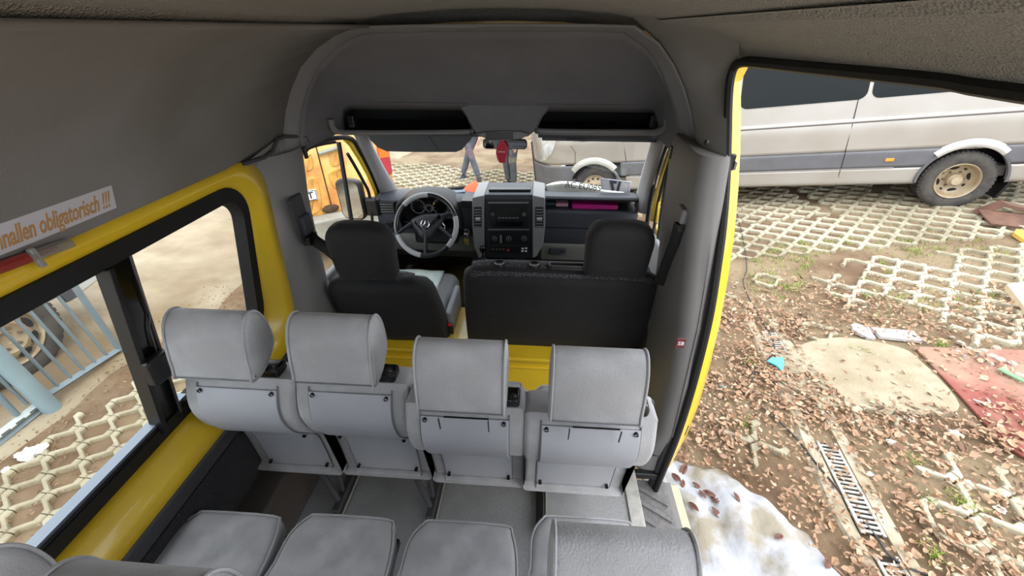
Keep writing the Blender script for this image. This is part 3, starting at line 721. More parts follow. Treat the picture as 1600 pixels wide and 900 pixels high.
# central hump
def hs(pts,y): return [L(P(a,b,y=y)) for a,b in pts]
hump=[[ (700,166),(712,150),(750,142),(800,141),(850,146),(868,150),(880,166),(868,168),(790,168),(712,168)],]
A_=[P(a,b,y=2.12) for a,b in((716,166),(728,183),(737,203),(748,213),(770,216),(800,216),(825,214),(838,203),(848,183),(862,166),(830,158),(750,158))]
Bk=[Vector((q.x*1.0,2.40,q.z-.03)) for q in A_]
A1=[q+Vector((0,.012,0)) for q in A_]; cx_=sum(q.x for q in A_)/len(A_); cz_=sum(q.z for q in A_)/len(A_)
A0=[Vector((cx_+(q.x-cx_)*.93,q.y-.0,cz_+(q.z-cz_)*.93)) for q in A_]
MB().loft([[L(q) for q in s_] for s_ in(A0,A1,Bk)]).build('center_console',MATS['cab_liner'],sh,smooth=40)
lamp=[P(a,b,y=2.10) for a,b in((742,210),(760,206),(790,205),(815,206),(829,210),(815,217),(790,220),(760,217))]
MB().loft([[L(q) for q in lamp],[L(q+Vector((0,.08,0))) for q in lamp]]).build('reading_lamp',pillar,sh,bevel=.004)
ll=[P(a,b,y=2.097) for a,b in((759,207),(802,207),(802,218),(759,218))]
MB().loft([[L(q) for q in ll],[L(q+Vector((0,.02,0))) for q in ll]]).build('lamp_lens',mat('lamp_dark',(48,46,46),.3),sh,bevel=.002)
# side cheeks that close the cab roof towards the doors
# visors
v=thing('sun_visor','dark grey sun visor folded down in front of the driver','visor',(-.45,2.33,1.24))
vp=[P(a,b,y=2.33) for a,b in((573,209),(577,218),(590,231),(604,237),(650,238),(712,238),(722,234),(735,218),(741,208),(700,204),(620,204))]
vl=[tuple(q-v.location) for q in vp]
MB().loft([[Vector(q)+Vector((0,d,0)) for q in vl] for d in(0,.018)]).build('visor_panel',mat('visor_grey',(84,86,88),.8,bump=.1,bscale=200),v,bevel=.006,bseg=3)
q0=P(668,210,y=2.328)-v.location;q1=P(686,235,y=2.328)-v.location
MB().tube([tuple(q0),tuple(q1)],.0015,4).build('visor_crease',blackp,v)
MB().tube([(-.38,.01,.055),(.30,.01,.055)],.006,8).build('visor_rod',blackp,v)
v=thing('sun_visor','sun visor stowed flat under the shelf on the passenger side','visor',(.56,2.33,1.30))
MB().box((0,0,-.01),(.62,.26,.018)).build('visor_panel',MATS['visor_grey'],v,bevel=.007,bseg=3)
MB().box((-.13,-.132,-.008),(.10,.006,.010)).build('visor_slot',blackp,v,bevel=.002)
# mirror
rm=thing('rear_view_mirror','black interior rear-view mirror with a red air freshener hanging on it','mirror',tuple(P(789,225,y=2.30)))
MB().loft([[(a,y,b) for a,b in inset(rrect(-.125,.125,-.028,.028,.02),i_)] for y,i_ in((-.006,.004),(.0,0),(.02,.003),(.035,.02))]).build('mirror_housing',blackp,rm,smooth=50)
MB().loft([[(a,y,b) for a,b in rrect(-.118,.118,-.022,.022,.015)] for y in(-.0075,-.005)]).build('mirror_glass',mirrorm,rm,smooth=0)
MB().tube([(0,.03,0),(0,.06,.04),(0,.08,.08)],.012,8).build('mirror_stem',blackp,rm)
af=thing('air_freshener','red leaf-shaped air freshener hanging from the rear-view mirror','air freshener',tuple(P(784,237,y=2.26)))
pl2=[(0,.068),(.012,.06),(.022,.04),(.035,.02),(.033,-.01),(.022,-.045),(.018,-.062),(-.012,-.062),(-.024,-.045),(-.033,-.01),(-.030,.02),(-.016,.04),(-.01,.06)]
MB().loft([[(a,y,b) for a,b in pl2] for y in(-.0015,.0015)]).build('scent_card',mat('red_card',(196,24,52),.5),af,smooth=0)
MB().tube([(a,-.0025,b) for a,b in inset(pl2,.004)],.0008,4,closed=True).build('card_border',mat('pinkline',(240,120,140),.6),af)
text('lettering','airfresh',.013,white,frame((0,-.0025,.0),(1,0,0),(0,0,1)),af)
MB().tube([(0,0,.066),(.002,.01,.085)],.001,5).build('cord',white,af)
# ================================================================== cab windows and doors
ws=sempty('window_2')
wt=[P(572,208,y=2.46),P(700,206,y=2.50),P(860,206,y=2.50),P(1025,207,y=2.46)]
wb=[P(640,312,y=2.98),P(720,303,y=3.08),P(860,303,y=3.08),P(998,322,y=2.98)]
wt=[Vector((-.74,2.46,1.27)),Vector((-.3,2.50,1.29)),Vector((.3,2.50,1.29)),Vector((.80,2.46,1.27))]
wb=[Vector((-.86,2.98,.66)),Vector((-.3,3.10,.70)),Vector((.3,3.10,.70)),Vector((.92,2.98,.66))]
MB().grid([[tuple(a.lerp(b,t)) for a,b in zip(wt,wb)] for t in(0,.5,1)]).build('windshield_pane',glw,ws,smooth=60)
MB().tube([tuple(q+Vector((0,-.02,.015))) for q in wb],.02,8).build('windshield_gasket',rubber,ws)
MB().tube([tuple(q+Vector((0,.02,.01))) for q in wt],.02,8).build('windshield_gasket',rubber,ws)
# A pillar trims
def ribbon(name,m,a,b,parent=None,st_=True,**k):
    mb=MB(); mb.grid([[tuple(p),tuple(p.lerp(q,.5)),tuple(q)] for p,q in zip(a,b)]); o=mb.build(name,m,parent,smooth=60,**k)
    if st_ and not parent: struct(o)
    return o
def ap(l1,l2,xa,xb):
    return [P(a,b,x=xa) for a,b in l1],[P(a,b,x=xb) for a,b in l2]
# left pillar: outer edge (door seal) and inner edge (glass)
lo_=[(553,211),(565,235),(582,270),(594,300),(601,325),(605,347)]; li_=[(574,208),(584,232),(600,262),(618,292),(636,312),(648,330)]
def mixx(a,b,n): return [a+(b-a)*i/(n-1) for i in range(n)]
a_=[P(p[0],p[1],x=x) for p,x in zip(lo_,mixx(-.83,-.88,6))]; b_=[P(p[0],p[1],y=y) for p,y in zip(li_,mixx(2.42,2.93,6))]
apc=mat('pillar_light',(150,150,152),.7,bump=.1,bscale=300)
mb=MB(); mb.grid([[tuple(p),tuple(p.lerp(q,.3)+Vector((.012,-.015,0))),tuple(p.lerp(q,.7)+Vector((.016,-.01,0))),tuple(q)] for p,q in zip(a_,b_)]); struct(mb.build('wall_front',apc,smooth=60,solid=.01))
ro_=[(1043,213),(1036,232),(1028,258),(1021,285),(1015,312),(1012,335)]; ri_=[(1021,212),(1015,232),(1007,258),(1000,283),(996,300),(990,325)]
a_=[P(p[0],p[1],x=x) for p,x in zip(ro_,mixx(.84,.90,6))]; b_=[P(p[0],p[1],y=y) for p,y in zip(ri_,mixx(2.42,2.80,6))]
mb=MB(); mb.grid([[tuple(p),tuple(p.lerp(q,.3)+Vector((-.012,-.015,0))),tuple(p.lerp(q,.7)+Vector((-.016,-.01,0))),tuple(q)] for p,q in zip(a_,b_)]); struct(mb.build('wall_front',apc,smooth=60,solid=.01))
# left cab door: frame pieces in plane x=-.9
def cabdoor(name,xs,seal,ytop,yout,quarter_a,quarter_b,winpoly,lowpoly):
    d=sempty(name)
    def pp(l,dx=0): return [tuple(P(a,b,x=xs+dx)) for a,b in l]
    MB().tube(catmull(pp(seal),3,False),.013,8).build('door_seal',rubber,d)
    mb=MB(); mb.grid([[p,q] for p,q in zip(pp(ytop,-.012*(1 if xs<0 else -1)),pp(yout,-.012*(1 if xs<0 else -1)))]); mb.build('door_frame',yellow,d,solid=.01,smooth=60)
    return d,pp
d,pp=cabdoor('door_2',-.885,[(472,236),(480,228),(505,219),(530,215),(550,217),(562,235),(580,270),(592,300),(601,330),(606,360)],
  [(536,219),(546,228),(560,250),(574,275),(585,300),(592,330),(596,365)],[(541,217),(556,224),(573,250),(588,278),(598,305),(604,335),(607,365)],0,0,0,0)
MB().tube(catmull(pp([(475,240),(484,231),(505,225),(524,222)],-.01),3,False),.008,6).build('window_seal',rubber,d)
MB().tube(pp([(529,222),(535,258),(541,295),(548,338),(552,362)],-.01),.014,6,flat=(1,.8)).build('quarter_divider',rubber,d)
MB().tube(catmull(pp([(543,240),(556,262),(568,284),(576,300),(580,325),(583,360)],-.01),3,False),.010,6).build('window_seal',rubber,d)
mb=MB(); q=pp([(470,240),(530,220),(552,365),(500,420),(480,440)],-.02); mb.add(q,[(0,1,2,3,4)]); q=pp([(530,220),(545,235),(580,300),(585,365),(552,365)],-.02); mb.add(q,[(0,1,2,3,4)]); mb.build('pane',gl,d,smooth=0)
mb=MB(); mb.add([(-.89,1.75,0),(-.89,2.75,0),(-.89,2.75,.52),(-.89,2.4,.64),(-.89,1.75,.66)],[(0,1,2,3,4)]); mb.build('door_panel',dash_g,d,solid=.04)
d,pp=cabdoor('door_3',.885,[(1064,228),(1054,219),(1045,220),(1038,235),(1029,262),(1021,290),(1015,320),(1011,350)],
  [(1056,222),(1050,223),(1043,238),(1035,262),(1027,292),(1021,318),(1017,345)],[(1056,226),(1053,233),(1049,245),(1041,270),(1034,296),(1029,322),(1026,348)],0,0,0,0)
MB().tube(pp([(1052,226),(1046,260),(1039,300),(1033,340),(1028,383)],.01),.011,6,flat=(1,.8)).build('quarter_divider',rubber,d)
MB().tube(catmull(pp([(1051,240),(1042,266),(1034,294),(1028,320),(1023,350),(1018,375)],.01),3,False),.009,6).build('window_seal',rubber,d)
MB().tube(catmull(pp([(1054,226),(1062,231),(1066,240)],.01),3,False),.008,6).build('window_seal',rubber,d)
mb=MB(); q=pp([(1052,226),(1068,232),(1064,420),(1028,383)],.02); mb.add(q,[(0,1,2,3)]); q=pp([(1050,232),(1052,228),(1028,383),(1015,375),(1022,350)],.02); mb.add(q,[(0,1,2,3,4)]); mb.build('pane',gl,d,smooth=0)
mb=MB(); q=pp([(1012,358),(1020,368),(1034,388),(1060,425),(1060,560),(1000,560),(996,380)],-.01); mb.add(q,[tuple(range(7))]); mb.build('door_panel',apc,d,solid=.03)
# mirrors outside
m=thing('door_mirror','large black door mirror outside the driver window, showing the yellow van side','mirror',tuple(P(547,310,y=2.50)))
ol=rrect(-.085,.095,-.15,.13,.05)
rt=Matrix.Rotation(R(-8),4,'Z')
MB(rt).loft([[(a,y,b) for a,b in inset(ol,i_)] for y,i_ in((-.012,.010),(-.004,0),(.03,.0),(.07,.02),(.09,.05))]).build('mirror_housing',blackp,m,smooth=50)
MB(rt).loft([[(a,y,b) for a,b in inset(ol,.013)] for y in(-.0135,-.0125)]).build('mirror_glass',mirrorm,m,smooth=0)
MB().box((.14,.02,-.06),(.10,.06,.13)).build('mirror_arm',blackp,m,bevel=.02,bseg=3)
m=thing('door_mirror','door mirror with yellow cap outside the right cab window','mirror',tuple(P(1056,325,y=2.62)))
MB().loft([[(a,y,b) for a,b in inset(ol,i_)] for y,i_ in((-.012,.010),(-.004,0),(.03,.0),(.07,.02),(.09,.05))]).build('mirror_housing',blackp,m,smooth=50)
MB().loft([[(a,y,b) for a,b in inset(ol,.013)] for y in(-.0135,-.0125)]).build('mirror_glass',mirrorm,m,smooth=0)
MB().box((-.02,.0,-.19),(.17,.14,.09)).build('mirror_cap',yellow,m,bevel=.02,bseg=3)
# ================================================================== dashboard
DB=thing('dashboard','grey and black van dashboard with centre stack, vents and radio','dashboard',(0,2.5,.7))
def D(q): return (q[0],q[1]-2.5,q[2]-.7)
dp_r=[(3.05,.70),(2.80,.80),(2.62,.855),(2.52,.862),(2.505,.85),(2.52,.835),(2.72,.82),(2.72,.775),(2.50,.775),(2.487,.76),(2.485,.60),(2.50,.52),(2.56,.45),(2.70,.40),(2.9,.3),(3.05,.3)]
dp_l=[(3.05,.70),(2.80,.79),(2.66,.82),(2.56,.815),(2.53,.80),(2.52,.70),(2.52,.60),(2.54,.52),(2.60,.46),(2.9,.3),(3.05,.3)]
MB().loft([[D((x,y,z)) for y,z in dp_r] for x in(.27,.90)]).build('passenger_side',dash_d,DB,smooth=30,bevel=.004)
MB().loft([[D((x,y,z)) for y,z in dp_l] for x in(-.87,-.18)]).build('driver_side',dash_d,DB,smooth=30,bevel=.004)
MB().loft([[D((x,y,z)) for y,z in((2.482,.53),(2.478,.50),(2.50,.40),(2.60,.32),(2.7,.32),(2.7,.53))] for x in(.27,.90)]).build('lower_panel',dash_l,DB,bevel=.01)
MB().loft([[D((x,y,z)) for y,z in((2.515,.56),(2.50,.52),(2.51,.44),(2.62,.33),(2.7,.33),(2.7,.56))] for x in(-.87,-.18)]).build('lower_panel',dash_l,DB,bevel=.01)
MB().box(D((.55,2.484,.655)),(.54,.006,.004)).build('glovebox_seam',blackp,DB)
lk=MB().box(D((.395,2.473,.485)),(.11,.01,.045)).build('lock_plate',dash_d,DB,bevel=.003); MB().lathe([(0,.006),(.009,.005),(.011,0)],frame(D((.42,2.468,.487)),(1,0,0),(0,0,1)),14).build('lock',chrome,lk)
# centre stack; face plane
SP=((0,2.455,.6),(0,-1,.12))
def S(px,py,off=0):
    q=P(px,py,pl=SP); return Vector(D(q))+Vector((0,-off,0))
def slab(px,depth,off,name,m,parent=DB,bevel=.004,smooth=35):
    a=[S(x,y,off) for x,y in px]; b_=[q+Vector((0,depth,0)) for q in a]
    return MB().loft([a,b_]).build(name,m,parent,bevel=bevel,smooth=smooth)
slab([(757,312),(832,312),(832,400),(820,404),(770,404),(757,400)],.30,0,'stack_panel',mat('stack_black',(36,38,43),.45),bevel=.006)
slab([(738,308),(757,304),(757,402),(748,402),(741,385),(738,350)],.30,.015,'stack_bezel',mat('bezel_grey',(132,134,136),.45,bump=.05,bscale=300),bevel=.008)
slab([(832,304),(852,308),(852,350),(849,380),(838,400),(832,402)],.30,.015,'stack_bezel',MATS['bezel_grey'],bevel=.008)
# top pad
tp=[S(757,304),S(832,304),S(834,313),S(756,313)]
MB().loft([tp,[q+Vector((0,.25,-.0)) for q in tp]]).build('top_pad',dash_d,DB,bevel=.008,bseg=3)
tp=[S(762,300),S(829,300),S(829,303),S(762,303)]
MB().loft([[q+Vector((0,.05,0)) for q in tp],[q+Vector((0,.22,-.03)) for q in tp]]).build('top_slot',blackp,DB,bevel=.003)
for cx0,cx1 in((741,753),(836,849)):
    v_=slab([(cx0,322),(cx1,322),(cx1,354),(cx0,354)],.02,.018,'air_vent',blackp,bevel=.003)
    for k in range(7):
        y=325+k*4.4; a=[S(cx0+1,y,.024),S(cx1-1,y,.024),S(cx1-1,y+1.7,.019),S(cx0+1,y+1.7,.019)]
        MB().loft([a,[q+Vector((0,.01,.0)) for q in a]]).build('vent_slat',mat('slat_grey',(150,152,155),.4),v_)
    slab([(cx0+3,337.5),(cx1-2,337.5),(cx1-2,341),(cx0+3,341)],.01,.028,'vent_tab',mat('slat_light',(205,205,208),.4),v_,bevel=.001)
rd=slab([(765,317),(824,317),(825,357),(766,357)],.02,.008,'radio',mat('radio_dark',(28,30,33),.3),bevel=.003)
slab([(776,326),(812,326),(812,337),(776,337)],.01,.011,'radio_display',mat('display',(44,48,44),.15),rd,bevel=.001)
slab([(772,344),(817,344),(817,353),(772,353)],.01,.012,'cd_slot',vblack,rd,bevel=.003)
slab([(763,315.5),(826,315.5),(826,317),(763,317)],.01,.010,'radio_frame',dash_g,rd,bevel=.0); slab([(763,357),(827,357),(827,358.5),(763,358.5)],.01,.010,'radio_frame',dash_g,rd,bevel=0)
def knob(px,py,r,off,parent,name='knob',m=blackp,ptr=True):
    c=S(px,py,off); M=frame(c,(1,0,0),(0,.12,1))
    k=MB().lathe([(0,.014),(r*.7,.014),(r*.85,.012),(r*.9,0)],M,20).build(name,m,parent)
    MB().lathe([(r*.95,.001),(r*1.25,.002),(r*1.3,-.002)],M,24).build('knob_ring',dash_g,k)
    if ptr: MB(M).box((0,r*.3,.015),(.0025,r*.7,.003)).build('pointer',white,k)
knob(770,334,.011,.012,rd); knob(819,334,.011,.012,rd)
for k in range(6): slab([(779+k*5.5,338.6),(782.5+k*5.5,338.6),(782.5+k*5.5,340.4),(779+k*5.5,340.4)],.005,.013,'radio_button',dash_g,rd,bevel=0)
hv=slab([(765,362),(826,362),(826,381),(765,381)],.02,.006,'heater_panel',MATS['radio_dark'],bevel=.003)
knob(773,372,.014,.01,hv); knob(795,372,.015,.01,hv); knob(819,372,.015,.01,hv)
slab([(781.5,366),(784.5,366),(784.5,378),(781.5,378)],.01,.02,'slider',dash_g,hv,bevel=.001)
sw=slab([(765,384),(826,384),(826,395),(765,395)],.02,.006,'switch_row',MATS['radio_dark'],bevel=.003)
a=[S(794,387,.011),S(796.3,391.3,.011),S(791.7,391.3,.011)]; MB().loft([a,[q+Vector((0,.004,0)) for q in a]]).build('hazard_triangle',mat('hazard_red',(220,60,60),.4),sw,smooth=0)
for a_,b_ in((815,386.5),(820.5,386),(814.5,390.5),(820,390.5)): slab([(a_,b_),(a_+3.6,b_),(a_+3.6,b_+2),(a_,b_+2)],.004,.010,'switch_mark',white,sw,bevel=0)
for k in range(4): slab([(769+k*5.5,388),(771.5+k*5.5,388),(771.5+k*5.5,389.5),(769+k*5.5,389.5)],.004,.010,'switch_mark',dash_g,sw,bevel=0)
# instrument pod
cw=Vector((-.48,2.35,.706))
pod=[(-.70,.66),(-.715,.74),(-.70,.80),(-.64,.845),(-.54,.868),(-.44,.868),(-.36,.85),(-.30,.80),(-.275,.74),(-.265,.64),(-.30,.61),(-.66,.62)]
pod=[tuple(q) for q in catmull(pod,3)]
mbp=MB(); mbp.loft([[D((x,2.66,z-.01)) for x,z in pod],[D((x,2.47,z)) for x,z in pod],[D((x,2.455,z)) for x,z in inset(pod,.008)],[D((x,2.455,z)) for x,z in inset(pod,.016)],[D((x,2.50,z)) for x,z in inset(pod,.026)]],True,False)
hood=mbp.build('instrument_hood',mat('hood_dark',(34,35,38),.5,bump=.1,bscale=300),DB,smooth=50)
face=MB().loft([[D((x,2.50,z)) for x,z in inset(pod,.024)],[D((x,2.51,z)) for x,z in inset(pod,.024)]]).build('gauge_face',vblack,hood,smooth=0)
for gx,gz,gr in((-.565,.775,.045),(-.41,.775,.05),(-.49,.765,.022)):
    MB().lathe([(gr,.0),(gr+.003,.004),(gr+.006,0)],frame(D((gx,2.497,gz)),(1,0,0),(0,0,1)),32).build('gauge_ring',dash_g,face)
    for k in range(9):
        a=R(220-k*32.5); MB().box(D((gx+gr*.86*math.cos(a),2.4985,gz+gr*.86*math.sin(a))),(.007,.001,.002),Matrix.Rotation(-a,3,'Y')).build('gauge_tick',mat('tick',(150,150,150),.5,emit=((120,120,120),.2)),face)
for gx,gz in((-.455,.80),(-.395,.825),(-.38,.825)): MB().box(D((gx,2.4975,gz)),(.008,.001,.006)).build('warning_light',mat('amber',(250,190,40),.4,emit=((250,180,30),1.2)),face)
# left vent and lower switches
v_=MB().box(D((-.785,2.515,.755)),(.105,.02,.085)).build('air_vent',blackp,DB,bevel=.004)
for k in range(4): MB().box(D((-.785,2.503,.728+k*.018)),(.09,.006,.004)).build('vent_slat',dash_g,v_)
MB().box(D((-.79,2.512,.63)),(.05,.015,.04)).build('light_switch',blackp,DB,bevel=.004)
# recess between hood and stack
MB().box(D((-.225,2.55,.80)),(.09,.12,.05)).build('storage_recess',blackp,DB,bevel=.006)
# ignition
ig=MB().lathe([(0,.006),(.016,.006),(.022,.003),(.024,-.004)],frame(D(P(729,362,y=2.46)),(1,0,0),(0,0,1)),20).build('ignition_lock',blackp,DB)
MB().lathe([(.014,.008),(.019,.010),(.022,.006)],frame(D(P(729,362,y=2.46)),(1,0,0),(0,0,1)),20).build('lock_ring',chrome,ig)
kt=thing('key_bunch','bunch of brass keys hanging from the ignition','keys',tuple(P(728,364,y=2.44)))
MB().box((0,-.012,0),(.026,.02,.010)).build('key_head',chrome,kt,bevel=.003)
for k,(dx,dz,an) in enumerate(((-.006,-.045,.15),(.004,-.05,-.1),(.01,-.042,-.3))):
    rt_=Matrix.Rotation(an,3,'Y'); kk=MB().box((dx,-.012-.003*k,dz),(.016,.002,.022),rt_).build('key',mat('brass',(190,170,90),.3,.8),kt,bevel=.002); MB().box((dx+(-.02)*math.sin(an),-.012-.003*k,dz-.022),(.006,.002,.03),rt_).build('key_blade',MATS['brass'],kk)
MB().tube([(.012*math.cos(a),-.012,-.018+.014*math.sin(a)) for a in[2*PI*i/16 for i in range(16)]],.0012,5,closed=True).build('key_ring',chrome,kt)
# column cowl
MB().tube([D((-.48,2.40,.69)),D((-.48,2.62,.62))],[.06,.075],16).build('column_cowl',blackp,DB)
MB().box(D((-.44,2.46,.60)),(.30,.10,.12)).build('knee_panel',blackp,DB,bevel=.02,bseg=3)
# ------------------------------------------------ steering wheel
nrm=Vector((0,-math.cos(R(32)),math.sin(R(32))))
xa=Vector((1,0,0)); ya=nrm.cross(xa)
M=Matrix((xa,ya,nrm)).transposed().to_4x4(); M.translation=cw
SW=thing('steering_wheel','black steering wheel with grey and dark cover segments and a star emblem','steering wheel',M=M)
rg=mat('wheel_grey',(168,170,172),.45,bump=.2,bscale=150); rk=mat('wheel_dark',(40,38,40),.2,coat=.5)
RW=.198
def arc(a0,a1,r=.0175,n=18): return [(RW*math.cos(R(a0+(a1-a0)*i/n)),RW*math.sin(R(a0+(a1-a0)*i/n)),0) for i in range(n+1)]
for a0,a1,m_ in((88,140,rg),(140,200,rk),(200,262,rg),(262,318,blackp),(318,378,rg),(18,88,rk)):
    MB().tube(arc(a0,a1),.0175,12).build('rim_cover',m_,SW,smooth=60)
hub=[(-.105,.028),(-.07,.055),(-.02,.072),(.04,.078),(.10,.082),(.125,.075),(.118,.04),(.10,.0),(.06,-.045),(.03,-.085),(-.03,-.085),(-.06,-.045),(-.10,.0)]
hub=[tuple(q) for q in catmull(hub,3)]
MB().loft([[(a,b_,z) for a,b_ in inset(hub,i_)] for z,i_ in((-.03,.01),(-.005,0),(.01,.005),(.02,.018),(.026,.04))]).build('airbag_cover',mat('hub_dark',(46,48,54),.5,bump=.1,bscale=300),SW,smooth=60)
for p_ in([(.10,.06,.0),(.15,.085,-.004),(.19,.07,0)],[(-.09,.012,0),(-.14,-.02,-.004),(-.185,-.06,0)],[(.09,-.01,0),(.14,-.05,-.004),(.18,-.08,0)],[(0,-.06,0),(0,-.13,-.004),(0,-.19,0)]):
    MB().tube(p_,[.022,.017,.016],8,flat=(1.2,.7)).build('spoke',MATS['hub_dark'],SW,smooth=60)
MB().tube([(.10,.03,.004),(.125,.0,.004),(.12,-.03,.004)],.006,6).build('spoke_trim',chrome,SW)
em=MB().tube([(.027*math.cos(2*PI*i/24),.005+.027*math.sin(2*PI*i/24),.027) for i in range(24)],.0025,6,closed=True).build('star_emblem',chrome,SW)
mb=MB()
for a in(90,210,330):
    c_,s_=math.cos(R(a)),math.sin(R(a)); mb.add([(c_*.026,.005+s_*.026,.027),(-s_*.005+c_*.004,.005+c_*.005+s_*.004,.0275),(s_*.005+c_*.004,.005-c_*.005+s_*.004,.0275),(0,.005,.031)],[(0,1,3),(0,3,2),(0,2,1)])
mb.build('star_points',chrome,em,smooth=0)
for s_,nm in((-1,'indicator_stalk'),):
    MB().tube([(s_*.05,.01,-.05),(s_*.14,.02,-.04),(s_*.16,.02,-.035)],[.008,.011,.012],8,flat=(1,.6)).build(nm,blackp,SW)
# gear lever
q=P(755,402,y=2.38); GL=thing('gear_lever','short gear lever with glossy knob in front of the dashboard stack','gear lever',(q.x,2.38,.42))
MB().ball((0,-.01,.115),.022,14,(1,1,1.35)).build('gear_knob',vblack,GL,smooth=60)
MB().tube([(0,0,.02),(0,-.008,.09)],.008,8).build('lever_rod',chrome,GL)
MB().lathe([(.05,-.02),(.04,.01),(.022,.035),(.014,.05),(0,.05)],seg=16).build('lever_gaiter',cover,GL)
MB().box((.06,.05,-.06),(.30,.18,.10)).build('lever_console',dash_d,GL,bevel=.015,bseg=3)
# ------------------------------------------------ things on the dash
def curvedsheet(name,m,fn,nu=20,nv=4,label=None,cat=None,th=.002,par=None):
    mb=MB(); mb.grid([[fn(i/nu,j/nv) for i in range(nu+1)] for j in range(nv+1)])
    o=mb.build(name,m,par,smooth=60,solid=th)
    if label:tag(o,label,cat)
    return o
bot=[(855,304),(878,305),(905,306),(930,311),(955,315),(985,319)]; topp=[(852,290),(870,288),(884,287),(915,292),(945,300),(985,302)]
def bez(l,u):
    c=catmull([tuple(q) for q in l],6,False); k=u*(len(c)-1); i=min(int(k),len(c)-2); f_=k-i; return [a+(b-a)*f_ for a,b in zip(c[i],c[i+1])]
def fn(u,v_):
    a=P(*bez(bot,u),y=2.66); b_=P(*bez(topp,u),y=2.72); return tuple(a.lerp(b_,v_))
PB=thing('number_board','grey curled board with a modelled plate reflection, lying along the foot of the windshield on the right','board',(.5,2.7,.85))
def rel(fn_): return lambda u,v_: tuple(Vector(fn_(u,v_))-PB.location)
curvedsheet('board_face',mat('board_grey',(120,120,114),.7,col2=(100,100,95),nscale=10),rel(fn),par=PB)
t2=[(853,289),(870,284),(895,284),(920,288),(945,293),(975,297)]; b2=[(853,291),(870,289),(884,288),(915,293),(945,300),(975,302)]
def fn2(u,v_):
    a=P(*bez(b2,u),y=2.722); b_=P(*bez(t2,u),y=2.78); return tuple(a.lerp(b_,v_))
curvedsheet('plate_reflection',mat('reflected_plate',(205,212,200),.6),rel(fn2),par=PB)  # pale strip and its lettering model a reflection on the windshield glass
c0=P(911,291.5,y=2.70)-PB.location
text('lettering','AC EU085',.058,mat('ink',(36,40,44),.6),frame(c0,(.98,.0,-.10),(0,.3,.95)),PB,sx=1.0)
card=[P(a,b_,y=2.70) for a,b_ in((938,278),(987,284),(984,301),(939,296))]
CT=thing('number_card','white card with a mirrored number 17 behind the windshield on the right','card',tuple(card[0]))
MB().loft([[q-CT.location for q in card],[q-CT.location+Vector((0,.002,0)) for q in card]]).build('card_sheet',white,CT,smooth=0)
bd=[card[0].lerp(card[2],.06),card[1].lerp(card[3],.06),card[2].lerp(card[0],.06),card[3].lerp(card[1],.06)]
MB().tube([q-CT.location+Vector((0,-.002,0)) for q in bd],.0012,4,closed=True).build('card_border',mat('lilac',(180,180,205),.6),CT)
c0=(card[0]+card[1]+card[2]+card[3])/4-CT.location+Vector((0,-.003,-.006))
text('lettering','17',.085,mat('grey_ink',(84,88,96),.6),frame(c0,(card[1]-card[0]),(0,0,1)),CT,mirror=True,bold=.005)
# folder and small things in the open shelf
fo_=MB().box((.62,2.60,.793),(.30,.16,.03)).build('document_folder',mat('magenta',(196,36,140),.4),bevel=.003); tag(fo_,'magenta folder lying in the open dashboard shelf','folder')
fo_=MB().box((.405,2.60,.79),(.08,.10,.022)).build('notebook',mat('pale_pink',(206,150,176),.6),bevel=.003); tag(fo_,'pale pink booklet beside the magenta folder in the dashboard shelf','booklet')
mb=MB(); 
cr_=MB(); cr_.grid([[(.285+.09*i/8,2.56+.1*j/6,.785+.018*abs(noise.noise(Vector((i*.7,j*.7,1))))) for i in range(9)] for j in range(7)]); o=cr_.build('crumpled_wrapper',mat('green_wrap',(96,130,60),.5,col2=(60,90,140),nscale=30),solid=.002); tag(o,'crumpled green and blue wrapper at the left end of the dashboard shelf','wrapper')
q=[P(a,b_,y=yy) for a,b_,yy in((683,303,2.74),(728,298,2.76),(727,302,2.66),(690,306,2.64))]
o=MB().loft([q,[k+Vector((0,0,.012)) for k in q]]).build('booklet',mat('slate_blue',(92,112,136),.6),bevel=.002); tag(o,'slate blue booklet lying on the dashboard above the instrument hood','booklet')
q=[P(a,b_,y=yy) for a,b_,yy in((722,302,2.72),(732,291,2.76),(746,283,2.80),(747,305,2.68))]
o=MB().loft([q,[k+Vector((-.02,.03,-.004)) for k in q]]).build('folded_vest',mat('safety_orange',(255,96,40),.55),bevel=.003,smooth=40); tag(o,'bright orange folded safety sheet standing on the dashboard','safety vest')
q=[P(a,b_,y=yy) for a,b_,yy in((792,299.5,2.86),(815,299.5,2.86),(815,301.5,2.82),(792,301.5,2.82))]
o=MB().loft([q,[k+Vector((0,0,.006)) for k in q]]).build('yellow_slip',mat('slip_yellow',(226,200,90),.6)); tag(o,'small yellow slip lying at the foot of the windshield','paper')
for px,py in((756,302),(841,301)):
    q=P(px,py,y=2.8); o=MB().tube([tuple(q-Vector((0,0,.012))),tuple(q+Vector((0,0,.008)))],.005,8).build('washer_knob',mat('knob_pale',(190,190,186),.5)); tag(o,'tiny pale peg at the windshield foot, '+('left' if px<800 else 'right')+' of the two above the centre stack','peg')
# ------------------------------------------------ sign and hammer holder on the left liner
def lw(px,py,off=0):
    # liner plane near its lower edge
    pl=((-.835,0,1.41),(.894,0,-.447)); n=Vector(pl[1]).normalized(); q=P(px,py,pl=(Vector(pl[0])+n*off,n)); return q
SG=thing('warning_sign','white notice strip with ochre lettering on the liner above the left window','sign',tuple(lw(120,330)))
